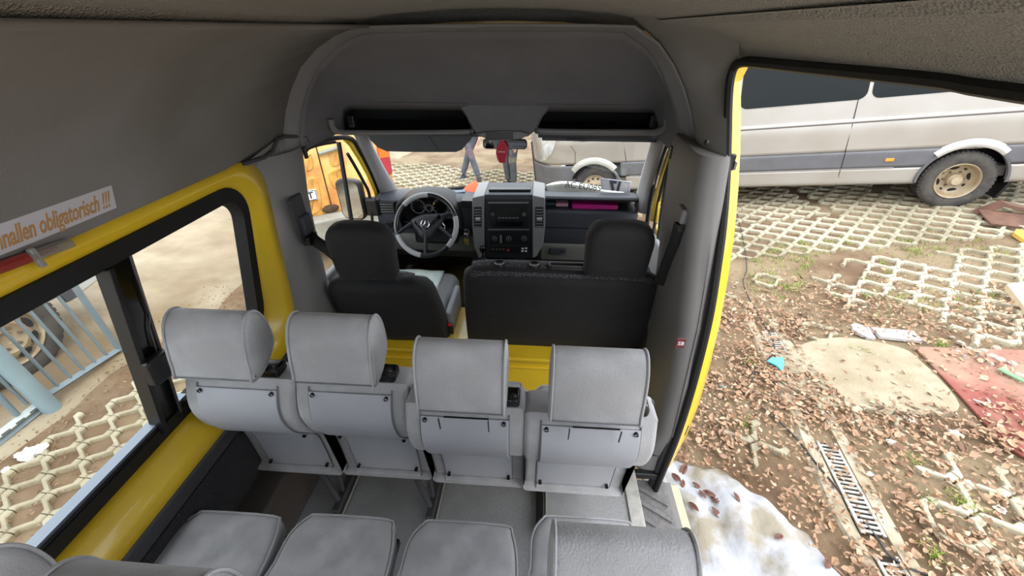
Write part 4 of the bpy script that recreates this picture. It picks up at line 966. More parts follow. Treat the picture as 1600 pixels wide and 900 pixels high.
# corners of the strip
c1=lw(173,289,.004);c2=lw(182,327,.004);c3=lw(-6,397,.004);c4=lw(-6,351,.004)
ux=(c1-c4).normalized(); 
yr_=min(c3.y,c4.y)-.30
e=lambda c,t: c+ux*t
ps=[c1,c2,c3-ux*.30,c4-ux*.30]
nrm_=Vector((.894,0,-.447)).normalized()
MB().loft([[q-SG.location for q in ps],[q-SG.location+nrm_*.0015 for q in ps]]).build('sign_strip',mat('strip_white',(206,204,212),.6),SG,smooth=0)
k1=lw(180,279,.001);k2=lw(190,336,.001);k3=lw(-6,408,.001)-ux*.3;k4=lw(-6,340,.001)-ux*.3
MB().loft([[q-SG.location for q in(k1,k2,k3,k4)],[q-SG.location+nrm_*.002 for q in(k1,k2,k3,k4)]]).build('sign_sleeve',mat('sleeve',(110,108,108),.35),SG,smooth=0)
upv=(c1-c2).normalized()
mid_=(c1+c2)/2
te=mid_-ux*.012+nrm_*.002-SG.location
ochre=mat('ochre_ink',(190,146,96),.6)
Mt=frame(te,ux,upv)
tt=text('lettering','Anschnallen obligatorisch !!!',.066,ochre,Mt,SG,bold=.0010,sx=.40,align='RIGHT')
HM=thing('hammer_holder','clear plastic holder with red hammer handle under the notice strip','holder',tuple(lw(60,388)))
h0=lw(0,418,.02);h1=lw(50,400,.02);h2=lw(100,382,.02); ux2=(h2-h0).normalized()
MB().tube([h0-ux2*.25-HM.location,h1-ux2*.01-HM.location],.012,10).build('hammer_handle',mat('hammer_red',(150,50,44),.4),HM)
MB().tube([h1-HM.location,h2-ux2*.02-HM.location],[.008,.005],8).build('hammer_tip',MATS['hammer_red'],HM)
hp_=[h1-ux2*.01,h2+ux2*.012]
MB().loft([[q-HM.location+a for a in(Vector((0,0,.013)),Vector((.014,0,.008)),Vector((.014,0,-.008)),Vector((0,0,-.013)))] for q in hp_]).build('holder_cup',mat('cup_grey',(150,148,142),.25,alpha=.55),HM,bevel=.003)
MB().box(h1-HM.location+Vector((.008,0,-.004)),(.012,.012,.045)).build('holder_clip',mat('clip_grey',(150,148,142),.3),HM,bevel=.003)
# ================================================================== vehicles outside
silver=mat('silver_paint',(176,172,166),.32,.35,col2=(168,162,154),nscale=2,coat=.4)
silver_l=mat('silver_flare',(184,182,178),.35,.25,coat=.3)
clad=mat('cladding_grey',(104,105,110),.55,col2=(96,96,100),nscale=5)
dglass=mat('dark_window',(16,22,24),.12,spec=.22)
tyre=mat('tyre_rubber',(62,60,60),.85,col2=(84,80,74),nscale=9,bump=.5,bscale=60)
rimm=mat('cream_rim',(182,168,142),.5,col2=(150,130,102),nscale=6,coat=.2)
well=mat('wheel_well',(26,25,25),.9)
def wheel(parent,M,Rr,Wd,style,name='wheel'):
    """axis = local z of M pointing outwards; origin at outer face centre"""
    rr=Rr*.60
    w_=MB(M).lathe([(rr,-Wd*.9),(Rr*.80,-Wd),(Rr*.95,-Wd*.97),(Rr,-Wd*.80),(Rr*1.0,-Wd*.5),(Rr,-Wd*.20),(Rr*.955,-.012),(Rr*.88,.0),(Rr*.75,.004),(Rr*.66,-.004),(rr,-.016)],seg=56).build(name,tyre,parent,smooth=50)
    # tread blocks
    mb=MB(M)
    for k in range(48):
        a=2*PI*k/48
        for off,zz in((0,-Wd*.3),(PI/48,-Wd*.65)):
            mb.box((Rr*math.cos(a+off),Rr*math.sin(a+off),zz),(.012,Rr*.085,Wd*.27),Matrix.Rotation(a+off,3,'Z'))
    mb.build('tread_block',tyre,w_,smooth=0)
    if style=='dual':
        pr=[(rr*1.03,-.012),(rr*1.0,.0),(rr*.96,-.006),(rr*.93,-.03),(rr*.90,-.07),(rr*.80,-.10),(rr*.62,-.125),(rr*.36,-.13),(rr*.34,-.06),(rr*.26,-.045),(rr*.24,-.02),(0,-.018)]
        hr,hz=rr*.70,-.113; nh=8
    elif style=='front':
        pr=[(rr*1.03,-.012),(rr*1.0,.0),(rr*.95,-.006),(rr*.92,-.02),(rr*.82,-.024),(rr*.66,-.008),(rr*.50,.012),(rr*.30,.016),(rr*.28,.03),(0,.032)]
        hr,hz=rr*.74,-.014; nh=12
    else:
        pr=[(rr*1.03,-.012),(rr*1.0,.002),(rr*.95,-.004),(rr*.92,-.03),(rr*.80,-.035),(rr*.72,-.012),(rr*.52,.0),(rr*.42,-.012),(rr*.22,-.014),(rr*.21,-.034),(0,-.034)]
        hr,hz=rr*.72,-.010; nh=8
    rm_=MB(M).lathe(pr,seg=48).build('rim',rimm,w_,smooth=40)
    for k in range(nh):
        a=2*PI*k/nh+.2; el=(.046,.024) if style!='front' else (.020,.016)
        if style=='dual' and k%2: el=(.018,.014)
        o_=[(hr*math.cos(a)+el[1]*math.cos(t)*math.cos(a)-el[0]*math.sin(t)*math.sin(a),hr*math.sin(a)+el[1]*math.cos(t)*math.sin(a)+el[0]*math.sin(t)*math.cos(a)) for t in[2*PI*i/14 for i in range(14)]]
        MB(M).loft([[(x,y,hz+.004) for x,y in o_],[(x,y,hz-.02) for x,y in o_]]).build('rim_hole',well,rm_,smooth=0)
    nb=6
    for k in range(nb):
        a=2*PI*k/nb; r_=rr*.36 if style!='dual' else rr*.45; z_=.0 if style=='front' else(-.012 if style=='car' else -.128)
        MB(M).lathe([(0,.022),(.010,.020),(.012,0)],Matrix.Translation((r_*math.cos(a),r_*math.sin(a),z_)),6).build('wheel_nut',mat('nut_metal',(120,105,85),.6,.4),rm_)
    return w_
# ---- silver minibus parked across
Fp=Vector((1.21,6.40,-.765)); Rp=Vector((5.37,5.08,-.115))
dX=(Rp-Fp).normalized(); nG=Vector((-.125,.04,.99)).normalized(); dY=nG.cross(dX).normalized(); dZ=dX.cross(dY)
Mv=Matrix((dX,dY,dZ)).transposed().to_4x4(); Mv.translation=Fp
SV=thing('silver_minibus','long silver minibus with grey lower band parked across the yard ahead and right','minibus',M=Mv)
WB=(Rp-Fp).length
def side(X,z):
    pr=[(.25,.05),(.33,.012),(.36,.0),(.52,.0),(.74,-.005),(.78,.0),(1.02,.0),(1.09,.004),(1.13,.016),(1.38,.035),(1.42,.04),(2.0,.14),(2.42,.27),(2.58,.50),(2.62,.95)]
    for (a,b),(c,d) in zip(pr,pr[1:]):
        if a<=z<=c: y=b+(d-b)*(z-a)/(c-a);break
    else: y=pr[0][1] if z<.3 else .95
    if X<-.45: y+=.55*((-.45-X)/.75)**2.2
    return y
def zone(name,m,X0,X1,z0,z1,off=0,holes=True,par=SV,nx=None,nzv=6,hr=.415,th=.012,zf=None,**k):
    mb=MB(); nx=nx or max(2,int((X1-X0)/.03)); 
    vs=[];idx={}
    for i in range(nx+1):
        X=X0+(X1-X0)*i/nx
        for j in range(nzv+1):
            z=z0+(z1-z0)*j/nzv
            if zf: z=zf(X,z)
            XX,ZZ=X,z
            if holes:
                for cx in(0,WB):
                    d=math.hypot(X-cx,z-.36)
                    if d<hr and d>hr-.045: XX=cx+(X-cx)*hr/d; ZZ=.36+(z-.36)*hr/d
            vs.append((XX,side(XX,ZZ)+off,ZZ))
    fs=[]
    for i in range(nx):
        for j in range(nzv):
            q=[i*(nzv+1)+j,(i+1)*(nzv+1)+j,(i+1)*(nzv+1)+j+1,i*(nzv+1)+j+1]
            cx_=sum(vs[t][0] for t in q)/4; cz_=sum(vs[t][2] for t in q)/4
            if holes and min(math.hypot(cx_-0,cz_-.36),math.hypot(cx_-WB,cz_-.36))<hr-.012: continue
            fs.append(tuple(q))
    mb.add(vs,fs); return mb.build(name,m,par,smooth=50,solid=th,solid_off=0,**k)
zone('body_side',silver,-1.2,5.75,.76,2.6,nzv=44)
zone('sill_panel',silver,.5,5.75,.33,.54,nzv=7)
zone('side_cladding',clad,.42,5.75,.55,.76,off=-.010,nzv=7)
zone('front_bumper',clad,-1.2,.30,.22,.74,off=-.010,nzv=14)
zone('wheel_arch_liner',well,-.5,.6,.30,.80,off=.16,holes=False,nx=4); zone('wheel_arch_liner',well,WB-.6,WB+.6,.25,.80,off=.30,holes=False,nx=4)
# windows
def win(X0,X1,z0,z1,name='side_window'):
    pts=rrect(X0,X1,z0,z1,.09,5); cx_,cz_=(X0+X1)/2,(z0+z1)/2
    mb=MB(); mb.loft([[(x,side(x,z)-.012,z) for x,z in pts],[(cx_+(x-cx_)*.9,side(x,cz_+(z-cz_)*.9)-.012,cz_+(z-cz_)*.9) for x,z in pts],[(cx_+(x-cx_)*.2,side(x,cz_+(z-cz_)*.2)-.012,cz_+(z-cz_)*.2) for x,z in pts]],True,False)
    mb.add([(x*0+cx_+(x-cx_)*.2,side(x,cz_+(z-cz_)*.2)-.012,cz_+(z-cz_)*.2) for x,z in pts],[tuple(range(len(pts)))])
    return mb.build(name,dglass,SV,smooth=50)
def XV(px,py,off=0): return Mv.inverted()@P(px,py,pl=(Mv@Vector((0,off,0)),dY))
xw=XV(1158,150,.05).x
sW=XV(1363,122,.09).x; win(xw,sW-.02,1.37,2.05); win(sW+.02,sW+1.75,1.37,2.05); win(sW+1.79,5.65,1.37,2.05)
w0=win(.25,1.25,1.40,1.95,'cab_window')
# seams, crease and flares
def line(name,pts,r,m,par=SV): 
    c=[(x,side(x,z)-o,z) for x,z,o in pts]; return MB().tube(c,r,5).build(name,m,par)
sX=XV(1322,231).x
line('door_seam',[(sX,.34,.006),(sX,.55,.006),(sX,.56,.016),(sX,.74,.016),(sX,.80,.006),(sX,1.1,.006),(sX,1.4,.006)],.005,blackp)
line('door_seam',[(.52,.34,.006),(.50,.8,.006),(.46,1.1,.006),(.46,1.3,.006)],.005,blackp); line('door_seam',[(1.45,.34,.006),(1.45,1.3,.006)],.005,blackp)
line('door_seam',[(-.30,.73,.006),(-.28,.95,.006),(-.35,1.05,.006)],.004,blackp)
zone('body_crease',silver_l,-.3,5.75,1.115,1.155,off=-.012,holes=False,nzv=3)
line('crease_shade_line',[(-.2+.3*i,1.108,.008) for i in range(20)],.006,mat('line_grey',(110,108,106),.6))  # grey line draws the shade under the body crease
line('sill_edge',[(.55,.545,.012),(2,.545,.012),(3.75,.545,.012)],.006,silver_l)
def flare(cx,m,a0,a1,r0,r1,name='arch_flare'):
    mb=MB(); rows=[]
    for rr_,off in((r0,.02),(r0,-.028),(r0+.02,-.036),((r0+r1)/2,-.032),(r1,-.012)):
        rows.append([(cx+rr_*math.cos(R(a)),side(cx+rr_*math.cos(R(a)),.36+rr_*math.sin(R(a)))+off,.36+rr_*math.sin(R(a))) for a in[a0+(a1-a0)*i/40 for i in range(41)]])
    mb.grid(rows); return mb.build(name,m,SV,smooth=50)
flare(0,silver_l,42,138,.40,.50); flare(WB,silver_l,46,134,.40,.49)
flare(0,clad,0,42,.40,.44); flare(0,clad,138,190,.40,.44); flare(WB,clad,134,182,.40,.43); flare(WB,clad,0,46,.40,.43)
# wheels
def wm(X,y,z): return frame((X,y,z),(1,0,0),(0,0,1))
fwm=Matrix.Translation((0,.05,.345))@Matrix.Rotation(R(90),4,'X')
wheel(SV,fwm,.345,.20,'front')
wheel(SV,Matrix.Translation((WB,.0,.345))@Matrix.Rotation(R(90),4,'X'),.345,.19,'dual')
wheel(SV,Matrix.Translation((WB,.24,.345))@Matrix.Rotation(R(90),4,'X'),.345,.19,'car')
MB().loft([[(WB+.42,y,.62),(WB+.46,y,.30),(WB+.40,y,.12),(WB+.43,y,.12),(WB+.50,y,.30),(WB+.46,y,.62)] for y in(.03,.36)]).build('mud_flap',blackp,SV,bevel=.004)
MB().box((WB-.02,.1,.73),(.5,.1,.02)).build('suspension_arm',steel,SV)
q=XV(1389,249); MB().box((q.x,-.024,q.z),(.085,.014,.038)).build('marker_lamp',mat('amber_lens',(236,140,50),.3,emit=((255,130,20),.3)),SV,bevel=.01,bseg=3)
# headlamp
hl=[tuple((lambda q:(q.x,q.z))(XV(a,b,.12))) for a,b in((836,218),(850,212),(868,205),(872,215),(862,226),(850,235),(840,234),(832,228))]
hlc=[(-1.10,.84),(-1.08,1.02),(-.86,1.26),(-.58,1.36),(-.60,1.12),(-.70,.93),(-.86,.81),(-1.0,.79)]
mb=MB(); mb.loft([[(x,side(x,z)-.012,z) for x,z in catmull(hlc,3)],[(-.85+(x+.85)*.7,side(x,z)-.03,1.02+(z-1.02)*.7) for x,z in catmull(hlc,3)],[(-.85+(x+.85)*.01,side(-.85,1.02)-.035,1.02+(z-1.02)*.01) for x,z in catmull(hlc,3)]],True,False); mb.build('headlamp',mat('lamp_glass',(196,206,212),.1,.3,col2=(230,236,240),nscale=14,coat=.8),SV,smooth=60)
line('bumper_strip',[(-1.15+.1*i,.50,.016) for i in range(8)],.006,mat('line_grey',(110,108,106),.6))
# front, back, roof and far side shells so that the bus is a body
zs=[.25,.36,.6,.8,1.0,1.15,1.3,1.5,2.0,2.42,2.58,2.62]
mb=MB(); rows=[]
for X,zt in((-1.0,1.0),):
    mb.grid([[(-1.2+(.0 if z<1 else min(1.2,(z-1.0)*1.0)),1.0+(1 if s_>0 else -1)*(1.0-side(-1.2+(.0 if z<1 else 0),min(z,1))*1)*1.0,z) for z in(.25,.5,.8,1.0,1.15)] for s_ in(-1,1)])
mb.grid([[(-1.2+max(0,(z-1.05))*.95,y,z) for z in(.3,.6,.9,1.05,1.35,1.7,2.1,2.5)] for y in(.5,1.0,1.5)]); mb.build('front_panel',silver,SV,smooth=50)
mb=MB(); mb.grid([[(X,2.0-side(X,z),z) for z in zs] for X in(-.9,-.3,1,3,5.75)]); mb.grid([[(X,y,2.6) for y in(.5,1,1.5)] for X in(.5,5.75)]); mb.grid([[(5.75,y,z) for y in(.02,1,1.98)] for z in(.36,1.4,2.5)]); mb.box((2.3,1,.42),(6.3,1.7,.12)); mb.build('rear_shell',silver,SV,smooth=50)
# ---- old yellow van ahead on the left
def W(px,py,Z): 
    return CAM+V@(Vector((px-800,py-450,F))*(Z/F))
P1=W(488,305,4.4); xd=Vector((math.sin(R(52)),math.cos(R(52)),0)); yd=Vector((0,0,1)).cross(xd)  # yd away

zg=g(P1.x,P1.y); 
My=Matrix((xd,Vector((0,0,1)).cross(xd),Vector((0,0,1)))).transposed().to_4x4(); My.translation=Vector((P1.x,P1.y,zg))
YV=thing('yellow_van','rusty pale yellow van with grey bumper standing beside the driver window','van',M=My)
def YP(px,py): 
    q=My.inverted()@P(px,py,pl=(P1,My.to_3x3()@Vector((0,1,0)))); return q
ypaint=mat('old_yellow',(226,178,92),.5,col2=(210,158,78),nscale=1.5,col3=(196,128,60),n3=3.2,bump=.05,bscale=20,coat=.2)
rust=mat('rust',(150,90,50),.8,col2=(190,120,60),nscale=12)
xr=YP(612,262).x; xl=xr-1.55
hp=YP(488,305).z
def yflat(name,m,px,y=0,dep=.02,par=YV,bevel=.004):
    a=[YP(*p) for p in px]; return MB().loft([[(q.x,y,q.z) for q in a],[(q.x,y+dep,q.z) for q in a]]).build(name,m,par,bevel=bevel)
zb=YP(505,330).z
# body box
prof=[(0,zb-.02),(0,1.45),(.10,2.1),(.35,2.28),(2.4,2.28),(2.4,.3),(.2,.3)]
MB().loft([[(x,y,z) for y,z in prof] for x in(xl,xl+.03,xr-.03,xr)]).build('body_shell',ypaint,YV,bevel=.03,bseg=3)
xs_=YP(503,265).x
line2=MB().tube([(xs_,-.004,zb),(xs_,-.004,1.45),(xs_,.09,2.08)],.007,5).build('door_seam',mat('seam_dark',(70,50,24),.8),YV)
def emboss(px,name='pressed_panel',d=.014):
    a=[YP(*p) for p in px]; cx_=sum(q.x for q in a)/len(a);cz_=sum(q.z for q in a)/len(a)
    c=catmull([(q.x,q.z) for q in a],3)
    MB().loft([[(x,.002,z) for x,z in c],[(x,-d,z) for x,z in inset(c,.012)],[(x,-d,z) for x,z in inset(c,.03)],[(x,-.002,z) for x,z in inset(c,.05)],[(cx_,-.002,cz_) for x,z in c]],True,False).build(name,ypaint,YV,smooth=50)
emboss([(479,280),(491,277),(497,283),(501,300),(503,322),(497,332),(482,336),(478,310)])
emboss([(512,269),(532,262),(534,268),(537,290),(524,296),(516,285)])
emboss([(478,245),(486,240),(490,262),(478,268)])
emboss([(514,241),(530,235),(532,256),(518,260)])
# hinge bar
a=YP(497,239);b=YP(532,228); MB().tube([(a.x,-.03,a.z),(b.x,-.03,b.z)],.022,8).build('roof_bar',mat('bar_grey',(150,150,140),.5),YV)
# plate
a=[YP(*p) for p in((472,293),(494,293),(497,309),(476,314))]
pz=YP(486,304); pl_=MB().box((pz.x-.20,-.02,pz.z),(.52,.012,.12)).build('number_plate',mat('plate_white',(226,228,226),.5),YV,bevel=.008)
MB().tube([(pz.x-.20+u,-.028,pz.z+v_) for u,v_ in rrect(-.25,.25,-.052,.052,.015)],.003,5,closed=True).build('plate_border',blackp,pl_)
text('lettering','AC 83 AT',.10,mat('ink',(36,40,44),.6),frame((pz.x-.19,-.028,pz.z-.002),(1,0,0),(0,0,1)),pl_,bold=.002)
MB().box((pz.x-.1,-.03,pz.z-.30),(.09,.02,.12)).build('plate_sticker',mat('sticker',(220,214,180),.6),YV,bevel=.003)
# bumper
MB().box(((xl+xr)/2,-.10,zb-.16),(xr-xl+.1,.20,.26)).build('rear_bumper',mat('bumper_pale',(166,166,156),.7,col2=(140,138,126),nscale=6),YV,bevel=.03,bseg=3)
MB().box((xr-.02,-.05,zb-.16),(.16,.3,.3)).build('bumper_corner',mat('bumper_corner',(150,160,172),.6),YV,bevel=.03,bseg=3)
a=YP(516,325); MB().ball((a.x,-.02,a.z),.06,10,(1.6,.5,.8)).build('rust_patch',mat('dirt_dark',(88,66,48),.9,col2=(60,44,34),nscale=30),YV)
# tail lamp
a=YP(606,262); tl=MB().box((xr-.07,-.012,a.z+.10),(.13,.03,.34)).build('tail_lamp',mat('tail_red',(176,60,70),.3,coat=.5),YV,bevel=.01)
MB().box((xr-.07,-.016,a.z+.19),(.12,.03,.13)).build('indicator_lens',mat('tail_orange',(236,120,50),.3,coat=.5),tl,bevel=.008)
for X,y in((xl+.25,.9),(xr-.25,.9)): wheel(YV,Matrix.Translation((X+(.12 if X>0 else -.12),y,.32))@Matrix.Rotation(R(90) if X>0 else R(-90),4,'Y'),.32,.18,'car')
# ---- pale van behind the fence on the left
cw_=Vector((-3.52,1.92,0)); zgl=g(-3.52,1.95)
LV=thing('pale_van','pale van with a muddy steel front wheel standing behind the grey gate','van',(-3.52,1.93,zgl-.01),(0,0,R(90)))
pw=mat('pale_paint',(196,202,204),.4,coat=.3,col2=(184,190,192),nscale=2)
rl=.355
lvs=[(-3.2,.35),(-.55,.35),(-.50,.36)]+[(.50*math.cos(R(a)),.36+.44*math.sin(R(a))) for a in range(180,-1,-12)]+[(.52,.34),(.80,.38),(.86,.55),(.84,.80),(.70,1.0),(.2,1.14),(-.3,1.22),(-.9,1.95),(-3.2,2.0)]
# local: x forward(+world y), y to the left (-world x)
MB().loft([[(x,y,z) for x,z in lvs] for y in(.02,1.8)]).build('body_shell',pw,LV,bevel=.03,bseg=3)
MB().loft([[(x*1.0,y,z) for x,z in[(.44*math.cos(R(a)),.36+.44*math.sin(R(a))) for a in range(0,181,12)]+[(.56*math.cos(R(a)),.36+.56*math.sin(R(a))) for a in range(180,-1,-12)]] for y in(-.01,.04)]).build('wheel_arch',mat('arch_grey',(70,74,80),.7),LV,bevel=.008)
MB().box((0,.62,.5),(.9,.5,.7)).build('wheel_well',well,LV)
MB().ball((.84,.25,.50),.20,16,(.55,1.2,1.0)).build('front_bumper',mat('bumper_greyblue',(140,146,152),.5),LV,smooth=60)
MB().box((-1.6,.0,.62),(1.9,.04,.12)).build('side_moulding',blackp,LV,bevel=.01)
wheel(LV,Matrix.Translation((0,-.02,rl))@Matrix.Rotation(R(90),4,'X'),rl,.20,'car')
MB().box((-.2,.6,.28),(1.0,.9,.2)).build('underbody',well,LV)
# ================================================================== fence on the left
FX=-3.12
fen=mat('fence_paint',(112,130,142),.5,col2=(122,138,148),nscale=6,coat=.1)
def FP(px,py,x=FX): return P(px,py,x=x)
FG=thing('steel_gate','grey-blue steel gate leaf of slanting bars in front of the pale van wheel','gate',(FX,1.9,-.4))
def fl(q): return tuple(Vector(q)-FG.location)
def ext(a,b,t): return a+(b-a)*t
t0,t1=FP(0,472),FP(98,427); MB().tube([fl(ext(t0,t1,-.5)),fl(t1)],.022,4).build('top_rail',fen,FG)
t0,t1=FP(0,505),FP(107,451); MB().tube([fl(ext(t0,t1,-.5)),fl(t1)],.018,4).build('middle_rail',fen,FG)
t0,t1=FP(67,622),FP(186,546); MB().tube([fl(t0),fl(t1)],.024,4).build('bottom_rail',fen,FG)
MB().tube([fl(FP(97,420)),fl(FP(188,548))],.026,4).build('end_post',fen,FG)
for a,b in(((73,442),(167,555)),((50,452),(149,567)),((25,462),(132,580)),((0,472),(113,593)),((-25,485),(95,608)),((-50,500),(75,618))):
    q0,q1=FP(*a),FP(*b); MB().tube([fl(q0),fl(q1)],.0105,8).build('bar',fen,FG)
PS=thing('round_post','thick pale blue round steel post at the lower left between two gate leaves','post',tuple(FP(84,640,-3.08)))
q=FP(-5,556,-3.08); MB().tube([(0,0,-.03),tuple((q-PS.location)*1.35)],.05,20).build('post_tube',mat('post_paint',(140,164,176),.45,col2=(130,154,166),nscale=5),PS)
MB().lathe([(.075,0),(.07,.012),(.05,.016)],Matrix.Translation((0,0,-.02)),20).build('post_foot',fen,PS)
G2=thing('steel_gate','second grey gate leaf with pale slotted bottom rail in the lower left corner','gate',(-3.12,1.4,-.45))
def f2(q): return tuple(Vector(q)-G2.location)
a,b=FP(-30,702),FP(61,631); MB().tube([f2(a),f2(b)],.028,4).build('bottom_rail',mat('rail_pale',(186,196,200),.4),G2)
a,b=FP(-30,716),FP(63,642); MB().tube([f2(a),f2(b)],.022,4).build('rail_channel',fen,G2)
for u in(.35,.6,.85): 
    q=FP(-30,702).lerp(FP(61,631),u); MB().box(f2(q+Vector((.022,0,0))),(.01,.05,.012)).build('rail_slot',blackp,G2)
for a,b,r_ in(((-20,600),(26,648),.018),((0,592),(43,632),.011),((-30,560),(10,600),.011)): MB().tube([f2(FP(*a)),f2(FP(*b))],r_,8).build('bar',fen,G2)
# ================================================================== people ahead of the windshield
def person(label,loc,heading,feet,trou,jack,shoe,top=1.76):
    t=thing('person',label,'person',loc,(0,0,heading),group=None)
    def skin(name,verts,edges,rad,m,root=0,sub=2):
        me=bpy.data.meshes.new(name); me.from_pydata(verts,edges,[]); o=bpy.data.objects.new(name,me); COL.objects.link(o); o.parent=t
        s=o.modifiers.new('skin','SKIN'); 
        for i,r_ in enumerate(rad): 
            rr=r_ if isinstance(r_,tuple) else (r_,r_); me.skin_vertices[0].data[i].radius=rr
        me.skin_vertices[0].data[root].use_root=True; s.use_smooth_shade=True
        u=o.modifiers.new('sub','SUBSURF'); u.levels=sub; u.render_levels=sub; me.materials.append(m); return o
    (lx,ly),(rx,ry)=feet
    hipz=.93; skinm=mat('skin',(214,170,146),.6)
    def leg(sx,fx,fy): 
        kx,ky=(sx*.1+fx)/2,fy*.45+.04
        return [(sx*.10,0,hipz-.06),(sx*.10*.5+kx*.5,ky*.7,.70),(kx,ky,.50),((kx+fx)/2,(ky+fy)/2-.02,.28),(fx,fy-.02,.09)]
    L_,R_=leg(-1,lx,ly),leg(1,rx,ry)
    arms=[]
    body=[(0,0,.95),(0,.0,1.15),(0,-.01,1.35),(0,-.01,1.47),(0,0,1.54),(0,.02,1.60),(0,.02,1.70)]
    for s_ in(-1,1): arms.append([(s_*.19,-.01,1.42),(s_*.25,-.03,1.16),(s_*.24,.08,.94),(s_*.23,.12,.86),(s_*.22,.14,.80)])
    v=body[:];e=[(i,i+1) for i in range(6)];rad=[(.14,.10),(.13,.10),(.16,.11),(.08,.07),(.055,.055),(.08,.09),(.075,.09)]
    for A_ in arms:
        n=len(v); v+=A_; e.append((2,n)); e+=[(n+i,n+i+1) for i in range(4)]; rad+=[.05,.042,.032,.026,.022]
    for A_ in(L_,R_):
        n=len(v); v+=A_; e.append((0,n)); e+=[(n+i,n+i+1) for i in range(4)]; rad+=[.085,.07,.052,.048,.036]
    b=skin('body',v,e,rad,skinm)
    # fingers
    for s_ in(-1,1):
        hb=Vector((s_*.22,.14,.80))
        for k in range(4):
            x0=hb+Vector((0,(k-1.5)*.018,-.01)); L3=.032+(.006 if k in(1,2) else 0)
            MB().tube([x0,x0+Vector((-s_*.004,.004,-L3)),x0+Vector((-s_*.016,.008,-L3*1.9))],[.009,.008,.006],6).build('finger',skinm,b)
        MB().tube([hb+Vector((0,.03,.02)),hb+Vector((-s_*.015,.05,-.01)),hb+Vector((-s_*.02,.055,-.035))],[.011,.010,.008],6).build('thumb',skinm,b)
    # face
    MB().ball((0,.115,1.655),.014,8,(1,1.2,1.4)).build('nose',skinm,b)
    for s_ in(-1,1):
        MB().ball((s_*.03,.098,1.685),.009,8).build('eye',white,b); MB().ball((s_*.088,.02,1.665),.022,8,(.4,.7,1.2)).build('ear',skinm,b)
    MB().box((0,.108,1.615),(.045,.008,.008)).build('mouth',mat('lip',(170,100,92),.6),b,bevel=.003)
    MB().ball((0,.0,1.71),.105,14,(.92,1.0,.85)).build('hair',mat('hair',(46,36,30),.8,bump=.5,bscale=80),b,smooth=60)
    # trousers
    v=[(0,0,.98)];e=[];rad=[(.155,.115)]
    for A_ in(L_,R_):
        n=len(v); v+=[A_[0],A_[1],A_[2],A_[3],(A_[4][0],A_[4][1],.10)]; e.append((0,n)); e+=[(n+i,n+i+1) for i in range(4)]; rad+=[.10,.085,.068,.066,.062]
    skin('trousers',v,e,rad,trou)
    v=[(0,0,.92),(0,0,1.15),(0,-.01,1.36),(0,-.01,1.47)];e=[(0,1),(1,2),(2,3)];rad=[(.165,.125),(.155,.12),(.18,.125),(.09,.08)]
    for A_ in arms:
        n=len(v); v+=A_[:3]+[(A_[3][0],A_[3][1],A_[3][2]+.02)]; e.append((2,n)); e+=[(n,n+1),(n+1,n+2),(n+2,n+3)]; rad+=[.062,.055,.045,.042]
    skin('jacket',v,e,rad,jack)
    for (fx,fy) in feet:
        mb=MB(); secs=[]
        for yy,w_,h_ in((-.10,.030,.07),(-.085,.040,.10),(-.03,.042,.11),(.03,.044,.085),(.09,.048,.06),(.14,.044,.045),(.165,.028,.03)):
            secs.append([(fx+w_*math.cos(a),fy+yy,max(0.0,h_/2+h_/2*math.sin(a))) for a in[2*PI*i/14 for i in range(14)]])
        mb.loft(secs); mb.build('shoe',shoe,t,smooth=60)
    return t
jean=mat('grey_jeans',(104,112,126),.9,col2=(86,94,108),nscale=12,bump=.3,bscale=60)
slack=mat('dark_trousers',(96,100,106),.9,col2=(78,82,88),nscale=9,bump=.3,bscale=30)
j1=mat('dark_jacket',(50,54,62),.85); j2=mat('pale_jacket',(176,184,188),.8,bump=.2,bscale=30); shoe=mat('dark_shoe',(44,46,56),.6)
q=G(738,281); person('person in grey-blue jeans and dark shoes standing with legs apart, seen through the windshield',tuple(q),R(170),((.21,-.02),(-.17,.10)),jean,j1,shoe)
q=G(797,292); person('person in dark grey trousers and pale jacket standing behind the red air freshener',tuple(q),R(150),((-.09,.02),(.07,-.03)),slack,j2,shoe)
# ================================================================== things on the ground
def gz(x,y,h=0): return (x,y,g(x,y)+h)
# snow
SN=[(1.0,1.72),(1.15,1.66),(1.28,1.60),(1.37,1.57),(1.44,1.57),(1.53,1.52),(1.60,1.42),(1.68,1.36),(1.72,1.25),(1.78,1.18),(1.80,1.08),(1.84,.98),(1.85,.7),(1.6,.3),(1.2,.1),(.95,.4),(.93,1.0),(.95,1.5)]
c_=catmull(SN,5); cx_,cy_=1.35,.95
mb=MB(); secs=[]
for s_ in[1.0,.985,.96,.92,.87,.8,.72,.64,.56,.48,.4,.32,.24,.16,.08,.01]:
    row=[]
    for k,(x,y) in enumerate(c_):
        j=1+.05*noise.noise(Vector((x*7,y*7,0)))+.03*noise.noise(Vector((x*17,y*17,0)))
        X=cx_+(x-cx_)*s_*j;Y=cy_+(y-cy_)*s_*j
        e=max(0,1-s_); h=.05*(1-math.exp(-e*14))+.07*noise.noise(Vector((X*6,Y*6,1)))*min(1,e*8)+.012*noise.noise(Vector((X*14,Y*14,1)))*min(1,e*8)
        row.append(gz(X,Y,h-.004+( .0 if s_<1 else -.01)))
    secs.append(row)
mb.loft(secs,True,False)
snow=mb.build('snow_patch',mat('snow',(188,190,196),.7,col2=(166,168,174),nscale=6,col3=(150,142,126),n3=5.5,bump=1.0,bscale=18),smooth=70)
tag(snow,'patch of melting dirty snow beside the open sliding door','snow')
from mathutils.bvhtree import BVHTree
bvs=BVHTree.FromPolygons([Vector(q) for q in mb.v],mb.f)
def onsnow(x,y):
    h=bvs.ray_cast(Vector((x,y,3)),Vector((0,0,-1))); return h[0].z if h[0] else g(x,y)
